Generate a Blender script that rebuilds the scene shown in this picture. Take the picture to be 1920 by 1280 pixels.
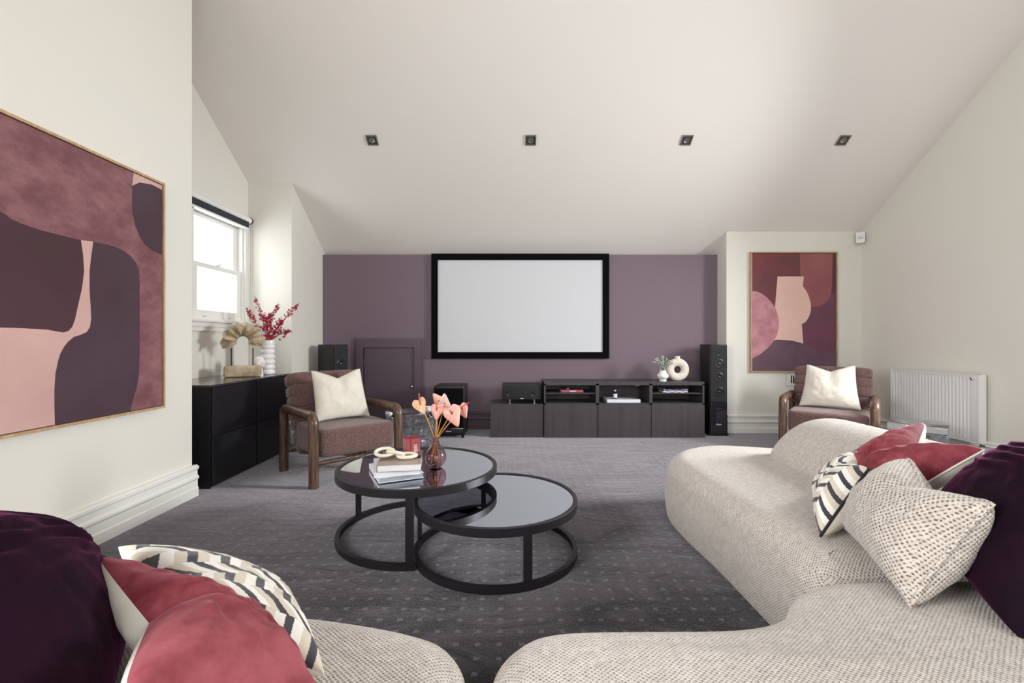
import bpy, bmesh, math, random
from mathutils import Vector, Matrix, noise
PI = math.pi
C = bpy.context.scene.collection
for o in list(bpy.data.objects): bpy.data.objects.remove(o)

# ------------------------------------------------------------------ camera, world, lights, exposure
cam_d = bpy.data.cameras.new('camera'); cam = bpy.data.objects.new('camera', cam_d); C.objects.link(cam)
cam.location = (0, 0, 1.08); cam.rotation_euler = (PI/2, 0, 0)
cam_d.sensor_width = 36; cam_d.lens = 16; cam_d.clip_start = 0.02
cam_d.shift_x = 3/1920; cam_d.shift_y = -1/1920
bpy.context.scene.camera = cam
w = bpy.data.worlds.new('world'); bpy.context.scene.world = w; w.use_nodes = True
bg = w.node_tree.nodes['Background']; bg.inputs[0].default_value = (0.93, 0.97, 1, 1); bg.inputs[1].default_value = 1.8

def area(name, loc, rot, sx, sy, power, col=(1, 1, 1), spread=PI):
    l = bpy.data.lights.new(name, 'AREA'); l.shape = 'RECTANGLE'; l.size = sx; l.size_y = sy; l.energy = power; l.color = col; l.spread = spread
    o = bpy.data.objects.new(name, l); C.objects.link(o); o.location = loc; o.rotation_euler = rot
    return o
area('daylight_right', (4.40, 2.95, 1.75), (0, PI/2-0.38, 0), 1.0, 0.8, 98, (0.97, 0.985, 1.0), 2.3)
area('daylight_left', (-2.98, 4.36, 1.78), (0, -PI/2, 0), 0.85, 0.5, 5, (0.95, 0.98, 1.0))
area('fill_near_left', (-2.50, -0.45, 1.7), (0, -PI/2+0.15, 0.35), 1.2, 1.4, 75, (0.97, 0.985, 1.0), 2.7)  # added fill lamp at the invented left window, lifts the right wall
area('fill_behind', (0.9, -2.16, 1.8), (PI/2-0.12, 0, 0), 3.4, 1.6, 24, (1.0, 0.985, 0.96), 2.7)  # added fill lamp behind the camera, at the invented rear window
vs = bpy.context.scene.view_settings
vs.view_transform = 'Standard'; vs.look = 'None'; vs.gamma = 1; vs.use_curve_mapping = False; vs.exposure = 0.68

# ------------------------------------------------------------------ materials
def lin(c):
    return tuple(((x/255)/12.92 if x/255 <= 0.04045 else ((x/255+0.055)/1.055)**2.4) for x in c)
def rgba(c): return (*lin(c), 1)
MATS = {}
def mat(name, col, rough=0.6, metal=0.0, col2=None, nscale=8, bump=0.0, bscale=60, coat=0, sheen=0, sheen_tint=None,
        trans=0, ior=1.45, stretch=(1, 1, 1), spec=0.5, detail=4, sheen_rough=0.4, emit=None, lo=0.35, hi=0.65, nrough=0.5):
    if name in MATS: return MATS[name]
    m = bpy.data.materials.new(name); m.use_nodes = True; nt = m.node_tree; N = nt.nodes; L = nt.links
    b = N['Principled BSDF']
    b.inputs['Base Color'].default_value = rgba(col); b.inputs['Roughness'].default_value = rough; b.inputs['Metallic'].default_value = metal
    b.inputs['Coat Weight'].default_value = coat; b.inputs['Transmission Weight'].default_value = trans; b.inputs['IOR'].default_value = ior
    b.inputs['Specular IOR Level'].default_value = spec
    if sheen:
        b.inputs['Sheen Weight'].default_value = sheen; b.inputs['Sheen Roughness'].default_value = sheen_rough
        b.inputs['Sheen Tint'].default_value = rgba(sheen_tint or (255, 255, 255))
    if emit:
        b.inputs['Emission Color'].default_value = rgba(emit[0]); b.inputs['Emission Strength'].default_value = emit[1]
    tc = N.new('ShaderNodeTexCoord'); mp = N.new('ShaderNodeMapping'); mp.inputs['Scale'].default_value = stretch
    L.new(tc.outputs['Object'], mp.inputs['Vector'])
    if col2:
        n = N.new('ShaderNodeTexNoise'); n.inputs['Scale'].default_value = nscale; n.inputs['Detail'].default_value = detail; n.inputs['Roughness'].default_value = nrough
        L.new(mp.outputs[0], n.inputs['Vector'])
        r = N.new('ShaderNodeValToRGB'); r.color_ramp.elements[0].position = lo; r.color_ramp.elements[1].position = hi
        r.color_ramp.elements[0].color = rgba(col); r.color_ramp.elements[1].color = rgba(col2)
        L.new(n.outputs['Fac'], r.inputs[0]); L.new(r.outputs[0], b.inputs['Base Color'])
    if bump:
        n2 = N.new('ShaderNodeTexNoise'); n2.inputs['Scale'].default_value = bscale; n2.inputs['Detail'].default_value = 5
        L.new(mp.outputs[0], n2.inputs['Vector'])
        bp = N.new('ShaderNodeBump'); bp.inputs['Strength'].default_value = bump; bp.inputs['Distance'].default_value = 0.01
        L.new(n2.outputs['Fac'], bp.inputs['Height']); L.new(bp.outputs[0], b.inputs['Normal'])
    MATS[name] = m
    return m

def weave_mat(name, light, dark, px=0.0062, py=0.0052, e0=0.15, e1=0.85, mott=0.8, slub=0.35, ms=45):
    """woven upholstery: rows of yarn with small dark gaps between, laid along the face it is on"""
    m = bpy.data.materials.new(name); m.use_nodes = True; nt = m.node_tree; N = nt.nodes; L = nt.links; b = N['Principled BSDF']
    b.inputs['Roughness'].default_value = 0.9; b.inputs['Specular IOR Level'].default_value = 0.2
    b.inputs['Sheen Weight'].default_value = 0.3; b.inputs['Sheen Roughness'].default_value = 0.5
    tc = N.new('ShaderNodeTexCoord')
    nz = N.new('ShaderNodeTexNoise'); nz.inputs['Scale'].default_value = 24; nz.inputs['Detail'].default_value = 2; L.new(tc.outputs['Object'], nz.inputs['Vector'])
    def M(op, a, c=None):
        n = N.new('ShaderNodeMath'); n.operation = op
        for i, x in enumerate((a, c)):
            if x is None: continue
            if isinstance(x, (int, float)): n.inputs[i].default_value = x
            else: L.new(x, n.inputs[i])
        return n.outputs[0]
    va = N.new('ShaderNodeVectorMath'); va.operation = 'SCALE'; L.new(nz.outputs['Color'], va.inputs[0]); va.inputs['Scale'].default_value = 0.006
    vb = N.new('ShaderNodeVectorMath'); vb.operation = 'ADD'; L.new(tc.outputs['Object'], vb.inputs[0]); L.new(va.outputs[0], vb.inputs[1])
    s_ = N.new('ShaderNodeSeparateXYZ'); L.new(vb.outputs[0], s_.inputs[0])
    ns = N.new('ShaderNodeSeparateXYZ'); L.new(tc.outputs['Normal'], ns.inputs[0])
    ax, ay, az = [M('ABSOLUTE', ns.outputs[i]) for i in range(3)]
    def cosk(o, p): return M('COSINE', M('MULTIPLY', o, 2*PI/p/2))
    def f(o1, o2): return M('MULTIPLY', cosk(o1, px), cosk(o2, py))
    fxy = f(s_.outputs[0], s_.outputs[1]); fyz = f(s_.outputs[1], s_.outputs[2]); fxz = f(s_.outputs[0], s_.outputs[2])
    usez = M('GREATER_THAN', az, 0.62); usex = M('GREATER_THAN', ax, ay)
    side = M('ADD', M('MULTIPLY', usex, fyz), M('MULTIPLY', M('SUBTRACT', 1.0, usex), fxz))
    val = M('ADD', M('MULTIPLY', usez, fxy), M('MULTIPLY', M('SUBTRACT', 1.0, usez), side))
    n3 = N.new('ShaderNodeTexNoise'); n3.inputs['Scale'].default_value = 140; n3.inputs['Detail'].default_value = 2; L.new(tc.outputs['Object'], n3.inputs['Vector'])
    val = M('ADD', val, M('MULTIPLY', M('SUBTRACT', n3.outputs['Fac'], 0.5), slub*2.2))
    r = N.new('ShaderNodeValToRGB'); e = r.color_ramp.elements
    e[0].position = e0; e[0].color = rgba(light); e[1].position = e1; e[1].color = rgba(dark); L.new(val, r.inputs[0])
    n = N.new('ShaderNodeTexNoise'); n.inputs['Scale'].default_value = ms; n.inputs['Detail'].default_value = 6; L.new(tc.outputs['Object'], n.inputs['Vector'])
    mx = N.new('ShaderNodeMix'); mx.data_type = 'RGBA'; mx.blend_type = 'MULTIPLY'
    rr = N.new('ShaderNodeValToRGB'); rr.color_ramp.elements[0].position = 0.35; rr.color_ramp.elements[1].position = 0.65
    rr.color_ramp.elements[0].color = (mott, mott*0.985, mott*0.97, 1); rr.color_ramp.elements[1].color = (1, 1, 1, 1)
    L.new(n.outputs['Fac'], rr.inputs[0]); mx.inputs[0].default_value = 1
    L.new(r.outputs[0], mx.inputs[6]); L.new(rr.outputs[0], mx.inputs[7]); L.new(mx.outputs[2], b.inputs['Base Color'])
    bp = N.new('ShaderNodeBump'); bp.invert = True; bp.inputs['Strength'].default_value = 0.55; bp.inputs['Distance'].default_value = 0.002
    L.new(val, bp.inputs['Height']); L.new(bp.outputs[0], b.inputs['Normal'])
    return m

def attr_mat(name, rough=0.85, bump=0.2, sheen=0.2):
    m = bpy.data.materials.new(name); m.use_nodes = True; nt = m.node_tree; N = nt.nodes; L = nt.links; b = N['Principled BSDF']
    a = N.new('ShaderNodeAttribute'); a.attribute_name = 'Col'; L.new(a.outputs['Color'], b.inputs['Base Color'])
    b.inputs['Roughness'].default_value = rough; b.inputs['Sheen Weight'].default_value = sheen
    n = N.new('ShaderNodeTexNoise'); n.inputs['Scale'].default_value = 250
    tc = N.new('ShaderNodeTexCoord'); L.new(tc.outputs['Object'], n.inputs['Vector'])
    bp = N.new('ShaderNodeBump'); bp.inputs['Strength'].default_value = bump; bp.inputs['Distance'].default_value = 0.003
    L.new(n.outputs['Fac'], bp.inputs['Height']); L.new(bp.outputs[0], b.inputs['Normal'])
    return m

def carpet_mat():
    m = bpy.data.materials.new('charcoal_carpet'); m.use_nodes = True; nt = m.node_tree; N = nt.nodes; L = nt.links; b = N['Principled BSDF']
    b.inputs['Roughness'].default_value = 0.95; b.inputs['Specular IOR Level'].default_value = 0.1
    tc = N.new('ShaderNodeTexCoord'); sx = N.new('ShaderNodeSeparateXYZ'); L.new(tc.outputs['Object'], sx.inputs[0])
    def M(op, a, c=None, d=None):
        n = N.new('ShaderNodeMath'); n.operation = op
        for i, x in enumerate((a, c, d)):
            if x is None: continue
            if isinstance(x, (int, float)): n.inputs[i].default_value = x
            else: L.new(x, n.inputs[i])
        return n.outputs[0]
    nz = N.new('ShaderNodeTexNoise'); nz.inputs['Scale'].default_value = 170; nz.inputs['Detail'].default_value = 3; L.new(tc.outputs['Object'], nz.inputs['Vector'])
    jit = M('MULTIPLY', M('SUBTRACT', nz.outputs['Fac'], 0.5), 0.34)
    def cell(o, s):
        f = M('FRACT', M('DIVIDE', o, s))
        return M('ABSOLUTE', M('ADD', M('SUBTRACT', f, 0.5), jit))
    fx = cell(sx.outputs[0], 0.078); fy = cell(sx.outputs[1], 0.072)
    dot = M('LESS_THAN', M('MAXIMUM', fx, fy), 0.125)
    # brushed pile patches
    mp = N.new('ShaderNodeMapping'); mp.inputs['Scale'].default_value = (0.8, 1.6, 1); L.new(tc.outputs['Object'], mp.inputs[0])
    n1 = N.new('ShaderNodeTexNoise'); n1.inputs['Scale'].default_value = 2.6; n1.inputs['Detail'].default_value = 7; n1.inputs['Roughness'].default_value = 0.62; n1.inputs['Distortion'].default_value = 0.9
    L.new(mp.outputs[0], n1.inputs['Vector'])
    n2 = N.new('ShaderNodeTexNoise'); n2.inputs['Scale'].default_value = 260; n2.inputs['Detail'].default_value = 2; L.new(tc.outputs['Object'], n2.inputs['Vector'])
    r1 = N.new('ShaderNodeValToRGB'); r1.color_ramp.elements[0].position = 0.42; r1.color_ramp.elements[1].position = 0.60
    r1.color_ramp.elements[0].color = rgba((35, 33, 35)); r1.color_ramp.elements[1].color = rgba((68, 65, 68)); L.new(n1.outputs['Fac'], r1.inputs[0])
    r2 = N.new('ShaderNodeValToRGB'); r2.color_ramp.elements[0].position = 0.3; r2.color_ramp.elements[1].position = 0.7
    r2.color_ramp.elements[0].color = (0.55, 0.55, 0.55, 1); r2.color_ramp.elements[1].color = (1.25, 1.25, 1.25, 1); L.new(n2.outputs['Fac'], r2.inputs[0])
    mx = N.new('ShaderNodeMix'); mx.data_type = 'RGBA'; mx.blend_type = 'MULTIPLY'; mx.inputs[0].default_value = 1
    L.new(r1.outputs[0], mx.inputs[6]); L.new(r2.outputs[0], mx.inputs[7])
    my = N.new('ShaderNodeMix'); my.data_type = 'RGBA'; L.new(M('MULTIPLY', dot, 0.55), my.inputs[0]); L.new(mx.outputs[2], my.inputs[6]); my.inputs[7].default_value = rgba((112, 107, 111))
    L.new(my.outputs[2], b.inputs['Base Color'])
    b.inputs['Sheen Weight'].default_value = 1.0; b.inputs['Sheen Roughness'].default_value = 0.3; b.inputs['Sheen Tint'].default_value = rgba((235, 228, 235))
    bp = N.new('ShaderNodeBump'); bp.inputs['Strength'].default_value = 0.5; bp.inputs['Distance'].default_value = 0.006
    L.new(M('ADD', n2.outputs['Fac'], M('MULTIPLY', n1.outputs['Fac'], 3.0)), bp.inputs['Height']); L.new(bp.outputs[0], b.inputs['Normal'])
    return m

def pane_mat():
    m = bpy.data.materials.new('window_glass'); m.use_nodes = True; nt = m.node_tree; N = nt.nodes; L = nt.links
    N.remove(N['Principled BSDF']); t = N.new('ShaderNodeBsdfTransparent'); g = N.new('ShaderNodeBsdfGlossy'); g.inputs['Roughness'].default_value = 0.02
    mx = N.new('ShaderNodeMixShader'); mx.inputs[0].default_value = 0.06
    L.new(t.outputs[0], mx.inputs[1]); L.new(g.outputs[0], mx.inputs[2]); L.new(mx.outputs[0], N['Material Output'].inputs[0])
    return m

M_wall = mat('warm_white_paint', (226, 223, 214), 0.55, bump=0.03, bscale=120, spec=0.3)
M_ceil = mat('ceiling_paint', (238, 232, 226), 0.75, spec=0.2)
M_purple = mat('mauve_wall_paint', (122, 105, 116), 0.5, bump=0.03, bscale=120, spec=0.4)
M_purple_trim = mat('mauve_trim_paint', (96, 80, 92), 0.38, spec=0.5)
M_trim = mat('white_gloss_trim', (232, 231, 226), 0.35)
M_carpet = carpet_mat()
M_pane = pane_mat()
M_wood = mat('walnut_wood', (66, 46, 36), 0.36, col2=(112, 86, 68), nscale=5, stretch=(9, 9, 1.2), coat=0.3, detail=8)
M_oak = mat('pale_oak', (196, 166, 130), 0.5, col2=(172, 140, 106), nscale=8, stretch=(6, 6, 1))
M_blackash = mat('black_brown_ash_veneer', (62, 57, 60), 0.42, col2=(71, 66, 69), nscale=3, stretch=(9, 9, 0.4), detail=6)
M_black = mat('black_lacquer', (22, 21, 24), 0.3)
M_sideblack = mat('black_cabinet_laminate', (30, 29, 33), 0.35, spec=0.6)
M_topgrey = mat('dark_glass_top', (62, 60, 64), 0.12, spec=0.9)
M_matteblack = mat('matte_black_steel', (36, 34, 37), 0.42, metal=0.3)
M_spk = mat('black_speaker_vinyl', (30, 29, 31), 0.42, bump=0.05, bscale=300)
M_gloss = mat('gloss_black_baffle', (38, 36, 42), 0.08, coat=1)
M_grille = mat('speaker_cloth', (40, 39, 42), 0.85)
M_cone = mat('silver_cone', (120, 118, 122), 0.35, metal=0.7)
M_chrome = mat('chrome', (220, 220, 222), 0.12, metal=1)
M_logo = mat('white_logo', (225, 225, 228), 0.4)
M_screen = mat('projection_screen_cloth', (214, 216, 220), 0.85, spec=0.1)
M_velvetblk = mat('black_velvet_border', (16, 15, 18), 0.95, spec=0.05)
M_chairfab = weave_mat('mauve_brown_chenille', (136, 106, 101), (66, 46, 46), 0.0085, 0.0075, -0.35, 0.8, 0.55, 1.1, 150)
M_boucle = weave_mat('oatmeal_weave', (211, 202, 194), (112, 101, 93), 0.0062, 0.0052, -0.1, 1.1, 0.84, 0.75)
M_boucle2 = weave_mat('beige_chunky_weave', (202, 193, 184), (104, 90, 80), 0.0072, 0.0060, -0.15, 0.95, 0.8, 0.8)
M_cream = mat('cream_cotton', (222, 216, 205), 0.8, col2=(214, 206, 193), nscale=12, bump=0.15, bscale=30, sheen=0.2)
M_red = mat('rose_red_velvet', (108, 34, 45), 0.8, col2=(156, 82, 90), nscale=7, bump=0.4, bscale=22, sheen=0.25, sheen_tint=(255, 190, 200), sheen_rough=0.3, detail=10, spec=0.2, nrough=0.65)
M_plum = mat('dark_plum_velvet', (20, 8, 18), 0.8, col2=(34, 10, 28), nscale=6, bump=0.3, bscale=18, sheen=0.7, sheen_tint=(140, 66, 112), sheen_rough=0.28, detail=6, spec=0.1)
M_geo = attr_mat('tumbling_block_print')
M_piping = mat('black_piping', (32, 31, 34), 0.8)
M_white_cer = mat('white_ceramic', (236, 235, 233), 0.22)
M_matte_cer = mat('stone_ceramic', (222, 213, 200), 0.85, bump=0.2, bscale=120)
M_driftwood = mat('bleached_carved_wood', (204, 186, 160), 0.75, col2=(160, 138, 110), nscale=14, bump=0.5, bscale=28, detail=8)
M_metalrod = mat('dark_iron_rod', (46, 38, 34), 0.5, metal=0.6)
M_paper = mat('book_pages', (232, 231, 233), 0.8, col2=(214, 213, 216), nscale=6, stretch=(1, 1, 90))
M_bookwhite = mat('white_book_cover', (224, 226, 232), 0.35)
M_bookgrey = mat('grey_book_spine', (150, 152, 160), 0.4)
M_bookbrown = mat('brown_photo_cover', (122, 104, 94), 0.3, col2=(164, 148, 138), nscale=5)
M_knot = mat('whitewashed_wood', (222, 214, 196), 0.7, bump=0.3, bscale=60)
M_bookred = mat('rose_book_cover', (170, 84, 100), 0.4)
M_amber = mat('smoky_pink_glass', (226, 200, 208), 0.03, trans=1, ior=1.35)
M_candleglass = mat('red_ribbed_glass', (164, 84, 86), 0.08, coat=1, col2=(124, 52, 58), nscale=3, stretch=(60, 60, 1))
M_stem = mat('amber_stem', (196, 140, 66), 0.5)
M_leafgreen = mat('sage_leaf', (150, 170, 152), 0.7, col2=(200, 212, 200), nscale=60)
M_twig = mat('green_brown_twig', (88, 84, 56), 0.7)
M_bloom = mat('magenta_orchid_petal', (196, 32, 72), 0.6, col2=(150, 14, 52), nscale=40)
M_bud = mat('dark_bud', (84, 62, 58), 0.6)
M_rad = mat('radiator_enamel', (232, 232, 230), 0.3)
M_blind = mat('charcoal_blind_fabric', (50, 50, 58), 0.8)
M_dark = mat('dark_void', (20, 18, 16), 0.8)
M_glasstop = mat('smoked_mirror_glass', (184, 187, 194), 0.025, metal=1.0)
M_lamp = mat('lamp_reflector', (150, 148, 144), 0.3, metal=0.7)

# ------------------------------------------------------------------ mesh helpers
class MB:
    def __init__(s): s.bm = bmesh.new(); s.mi = 0
    def m(s, i): s.mi = i; return s
    def _new(s, fs):
        for f in fs: f.material_index = s.mi
    def face(s, pts):
        f = s.bm.faces.new([s.bm.verts.new(p) for p in pts]); s._new([f]); return f
    def box(s, a, b, bev=0, seg=2, M=None):
        x0, y0, z0 = a; x1, y1, z1 = b
        ctr = Vector(((x0+x1)/2, (y0+y1)/2, (z0+z1)/2))
        r = bmesh.ops.create_cube(s.bm, size=1, matrix=Matrix.Translation(ctr) @ Matrix.Diagonal((abs(x1-x0), abs(y1-y0), abs(z1-z0), 1)))
        vs = r['verts']; s._new({f for v in vs for f in v.link_faces})
        if bev:
            es = list({e for v in vs for e in v.link_edges})
            rr = bmesh.ops.bevel(s.bm, geom=es, offset=bev, segments=seg, affect='EDGES', profile=0.5)
            vs = list(set(rr['verts']) | {v for v in vs if v.is_valid}); s._new(rr['faces'])
        if M is not None: bmesh.ops.transform(s.bm, matrix=M, verts=list({v for v in vs if v.is_valid}))
        return s
    def grid(s, rows, closeu=False, closev=False, capends=False):
        """rows: list of lists of points"""
        V = [[s.bm.verts.new(p) for p in r] for r in rows]; n = len(V); k = len(V[0]); fs = []
        for i in range(n if closev else n-1):
            for j in range(k if closeu else k-1):
                a, b_, c, d = V[i][j], V[i][(j+1) % k], V[(i+1) % n][(j+1) % k], V[(i+1) % n][j]
                fs.append(s.bm.faces.new((a, b_, c, d)))
        if capends:
            fs.append(s.bm.faces.new(list(reversed(V[0])))); fs.append(s.bm.faces.new(V[-1]))
        s._new(fs); return V
    def tube(s, pts, r, n=10, closed=False, flat=None):
        pts = [Vector(p) for p in pts]; N_ = len(pts)
        rs = r if isinstance(r, (list, tuple)) else [r]*N_
        rows = []; up = None
        for i, p in enumerate(pts):
            if closed: t = pts[(i+1) % N_] - pts[i-1]
            else: t = pts[min(i+1, N_-1)] - pts[max(i-1, 0)]
            t.normalize()
            if up is None:
                up = Vector((0, 0, 1)) if abs(t.z) < 0.9 else Vector((0, 1, 0))
            a = t.cross(up); a.normalize(); b_ = a.cross(t); b_.normalize(); up = b_
            rows.append([p + a*math.cos(q)*rs[i] + b_*math.sin(q)*rs[i] for q in [2*PI*j/n for j in range(n)]])
        s.grid(rows, closeu=True, closev=closed, capends=not closed); return s
    def lathe(s, prof, c=(0, 0, 0), n=32, cap=True):
        rows = [[(c[0]+r*math.cos(2*PI*j/n), c[1]+r*math.sin(2*PI*j/n), c[2]+z) for j in range(n)] for r, z in prof]
        V = [[s.bm.verts.new(p) for p in r] for r in rows]; fs = []
        for i in range(len(V)-1):
            for j in range(n): fs.append(s.bm.faces.new((V[i][j], V[i][(j+1) % n], V[i+1][(j+1) % n], V[i+1][j])))
        if cap:
            if prof[0][0] > 1e-5: fs.append(s.bm.faces.new(list(reversed(V[0]))))
            if prof[-1][0] > 1e-5: fs.append(s.bm.faces.new(V[-1]))
        s._new(fs); return s
    def cyl(s, a, b, r, n=20):
        return s.tube([a, b], r, n)
    def prism(s, poly, axis, a, b):
        """poly of 2D points in the two other axes (order x,y,z), extruded from a to b along axis"""
        def P(p, t):
            q = list(p); q.insert(axis, t); return q
        A = [s.bm.verts.new(P(p, a)) for p in poly]; B = [s.bm.verts.new(P(p, b)) for p in poly]; k = len(poly); fs = []
        for i in range(k): fs.append(s.bm.faces.new((A[i], A[(i+1) % k], B[(i+1) % k], B[i])))
        fs.append(s.bm.faces.new(list(reversed(A)))); fs.append(s.bm.faces.new(B)); s._new(fs); return s
    def sell(s, c, size, e=0.45, n=28, k=18, M=None):
        """superellipsoid: soft rounded box"""
        def pw(v, q): return math.copysign(abs(v)**q, v)
        rows = []
        for i in range(k+1):
            a = -PI/2 + PI*i/k; a = max(min(a, PI/2-0.02), -PI/2+0.02)
            row = []
            for j in range(n):
                o = 2*PI*j/n
                p = Vector((pw(math.cos(a), e)*pw(math.cos(o), e)*size[0]/2, pw(math.cos(a), e)*pw(math.sin(o), e)*size[1]/2, pw(math.sin(a), e)*size[2]/2))
                p += Vector(c)
                if M is not None: p = M @ p
                row.append(p)
            rows.append(row)
        s.grid(rows, closeu=True, capends=True); return s
    def build(s, name, mats, parent=None, smooth=True, ang=35, loc=None, merge=0):
        if merge: bmesh.ops.remove_doubles(s.bm, verts=s.bm.verts, dist=merge)
        bmesh.ops.recalc_face_normals(s.bm, faces=s.bm.faces)
        me = bpy.data.meshes.new(name); 
        if loc is not None: bmesh.ops.translate(s.bm, vec=-Vector(loc), verts=s.bm.verts)
        s.bm.to_mesh(me); s.bm.free()
        for mm in (mats if isinstance(mats, (list, tuple)) else [mats]): me.materials.append(mm)
        if smooth:
            me.polygons.foreach_set('use_smooth', [True]*len(me.polygons)); me.set_sharp_from_angle(angle=math.radians(ang))
        o = bpy.data.objects.new(name, me); C.objects.link(o)
        if loc is not None: o.location = loc
        if parent is not None: o.parent = parent
        return o
def tag(o, label=None, cat=None, group=None, kind=None):
    if label: o['label'] = label
    if cat: o['category'] = cat
    if group: o['group'] = group
    if kind: o['kind'] = kind
    return o
def thing(name, label, cat, loc=(0, 0, 0), rz=0, group=None):
    o = bpy.data.objects.new(name, None); C.objects.link(o); o.empty_display_size = 0.05
    o.location = loc; o.rotation_euler = (0, 0, rz); return tag(o, label, cat, group)
def struct(o): o['kind'] = 'structure'; return o
def copy_tree(o, parent=None):
    c = o.copy(); C.objects.link(c); c.parent = parent
    for ch in o.children: copy_tree(ch, c)
    return c
def relabel(o, lab): o['label'] = lab; return o
def interp(pts, n):
    """Catmull-Rom through pts"""
    pts = [Vector(p) for p in pts]; out = []; P = [pts[0]]+pts+[pts[-1]]
    for i in range(1, len(P)-2):
        for k in range(n):
            t = k/n; a, b, c, d = P[i-1], P[i], P[i+1], P[i+2]
            out.append(0.5*((2*b)+(c-a)*t+(2*a-5*b+4*c-d)*t*t+(3*b-a-3*c+d)*t**3))
    out.append(pts[-1]); return out
def interp_closed(pts, n):
    pts = [Vector(p) for p in pts]; k = len(pts); out = []
    for i in range(k):
        a, b, c, d = pts[i-1], pts[i], pts[(i+1) % k], pts[(i+2) % k]
        for j in range(n):
            t = j/n; out.append(0.5*((2*b)+(c-a)*t+(2*a-5*b+4*c-d)*t*t+(3*b-a-3*c+d)*t**3))
    return out

# ------------------------------------------------------------------ room shell
XL, XA, XC, XR0, XR = -2.215, -2.77, -2.31, 2.547, 4.138
YF, YC, YE, YR, YB = -2.0, 3.165, 4.806, 5.365, 5.6
ZT = 4.2; YT = YB - (ZT-2.209)/0.678
def zc(y): return min(ZT, 2.209 + 0.678*(YB-y))
def under(y0, y1, z0=0.0):
    p = [(y0, z0), (y1, z0), (y1, zc(y1))]
    if y0 < YT < y1: p.append((YT, ZT))
    p.append((y0, zc(y0))); return p
b = MB(); b.box((-3.0, YF-0.15, -0.1), (XR+0.15, YB+0.15, 0)); struct(b.build('floor', M_carpet, smooth=False))
b = MB(); yy0, yy1 = YF-0.15, YB+0.15
zb = 2.209 + 0.678*(YB-yy1)
b.prism([(yy0, ZT), (YT, ZT), (yy1, zb), (yy1, zb+0.12), (YT+0.05, ZT+0.12), (yy0, ZT+0.12)], 0, -3.0, XR+0.15)
struct(b.build('ceiling', M_ceil, smooth=False))
LY0, LY1, LZ0, LZ1 = -1.3, 0.4, 0.95, 2.35                      # unseen window opening, added beside the camera to brighten the right wall
b = MB(); b.prism(under(YF, LY0), 0, XL-0.2, XL); b.prism(under(LY0, LY1, LZ1), 0, XL-0.2, XL); b.box((XL-0.2, LY0, 0), (XL, LY1, LZ0)); b.prism(under(LY1, YC), 0, XL-0.2, XL)
b.box((XA-0.12, YC-0.2, 0), (XL-0.2, YC, 2.6)); b.prism([(YC-0.2, 2.6), (YC, 2.6), (YC, zc(YC)), (YC-0.2, zc(YC-0.2))], 0, XA-0.12, XL-0.2)
struct(b.build('wall_left', M_wall, smooth=False))
b = MB()                                                        # alcove window wall with its opening
WY0, WY1, WZ0, WZ1 = 3.95, 4.72, 1.27, 2.27
b.prism([(YC, 0), (WY0, 0), (WY0, zc(WY0)), (YC, zc(YC))], 0, XA-0.12, XA)
b.prism([(WY1, 0), (YE, 0), (YE, zc(YE)), (WY1, zc(WY1))], 0, XA-0.12, XA)
b.box((XA-0.12, WY0, 0), (XA, WY1, WZ0)); b.prism([(WY0, WZ1), (WY1, WZ1), (WY1, zc(WY1)), (WY0, zc(WY0))], 0, XA-0.12, XA)
struct(b.build('wall_alcove', M_wall, smooth=False))
b = MB(); b.prism(under(YE, YB+0.1), 0, XA-0.12, XC); struct(b.build('wall_alcove_end', M_wall, smooth=False))
b = MB(); b.box((XC, YB, 0), (XR0, YB+0.1, zc(YB+0.1))); struct(b.build('wall_back', M_purple, smooth=False))
b = MB(); b.prism(under(YR, YB+0.1), 0, XR0, XR); struct(b.build('wall_back_right', M_wall, smooth=False))
b = MB(); RY0, RY1, RZ0, RZ1 = 2.05, 3.45, 0.95, 2.3
b.prism(under(YF, RY0), 0, XR, XR+0.12); b.prism(under(RY1, YB+0.1), 0, XR, XR+0.12)
b.box((XR, RY0, 0), (XR+0.12, RY1, RZ0)); b.prism(under(RY0, RY1, RZ1), 0, XR, XR+0.12)
struct(b.build('wall_right', M_wall, smooth=False))
b = MB(); FX0, FX1, FZ0, FZ1 = -0.9, 2.7, 0.85, 2.65  # rear window opening is added for the fill light
b.box((XL, YF-0.12, 0), (FX0, YF, ZT)); b.box((FX1, YF-0.12, 0), (XR, YF, ZT)); b.box((FX0, YF-0.12, 0), (FX1, YF, FZ0)); b.box((FX0, YF-0.12, FZ1), (FX1, YF, ZT))
struct(b.build('wall_front', M_wall, smooth=False))

PROF = [(0, 0), (.034, 0), (.034, .058), (.027, .064), (.027, .112), (.031, .116), (.037, .124), (.037, .136), (.030, .142), (.025, .150), (.025, .182), (.036, .190), (.036, .206), (.022, .216), (0, .216)]
def skirting(name, p0, p1, out, m=M_trim):
    b = MB(); p0 = Vector((*p0, 0)); p1 = Vector((*p1, 0)); o = Vector((*out, 0))
    b.grid([[p0+o*d+Vector((0, 0, z)) for d, z in PROF], [p1+o*d+Vector((0, 0, z)) for d, z in PROF]])
    b.face([p0+o*d+Vector((0, 0, z)) for d, z in PROF]); b.face([p1+o*d+Vector((0, 0, z)) for d, z in PROF])
    return struct(b.build(name, m, smooth=False, merge=1e-5))
skirting('baseboard_left', (XL, YF), (XL, YC+0.02), (1, 0))
skirting('baseboard_alcove_end', (XC, YE-0.02), (XC, YB), (1, 0))
skirting('baseboard_back', (-1.06, YB), (XR0, YB), (0, -1), M_purple_trim)
skirting('baseboard_back_left', (XC, YB), (-1.96, YB), (0, -1), M_purple_trim)
skirting('baseboard_back_right', (XR0, YR), (XR, YR), (0, -1))
skirting('baseboard_right', (XR, YF), (XR, YR), (-1, 0))

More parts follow.
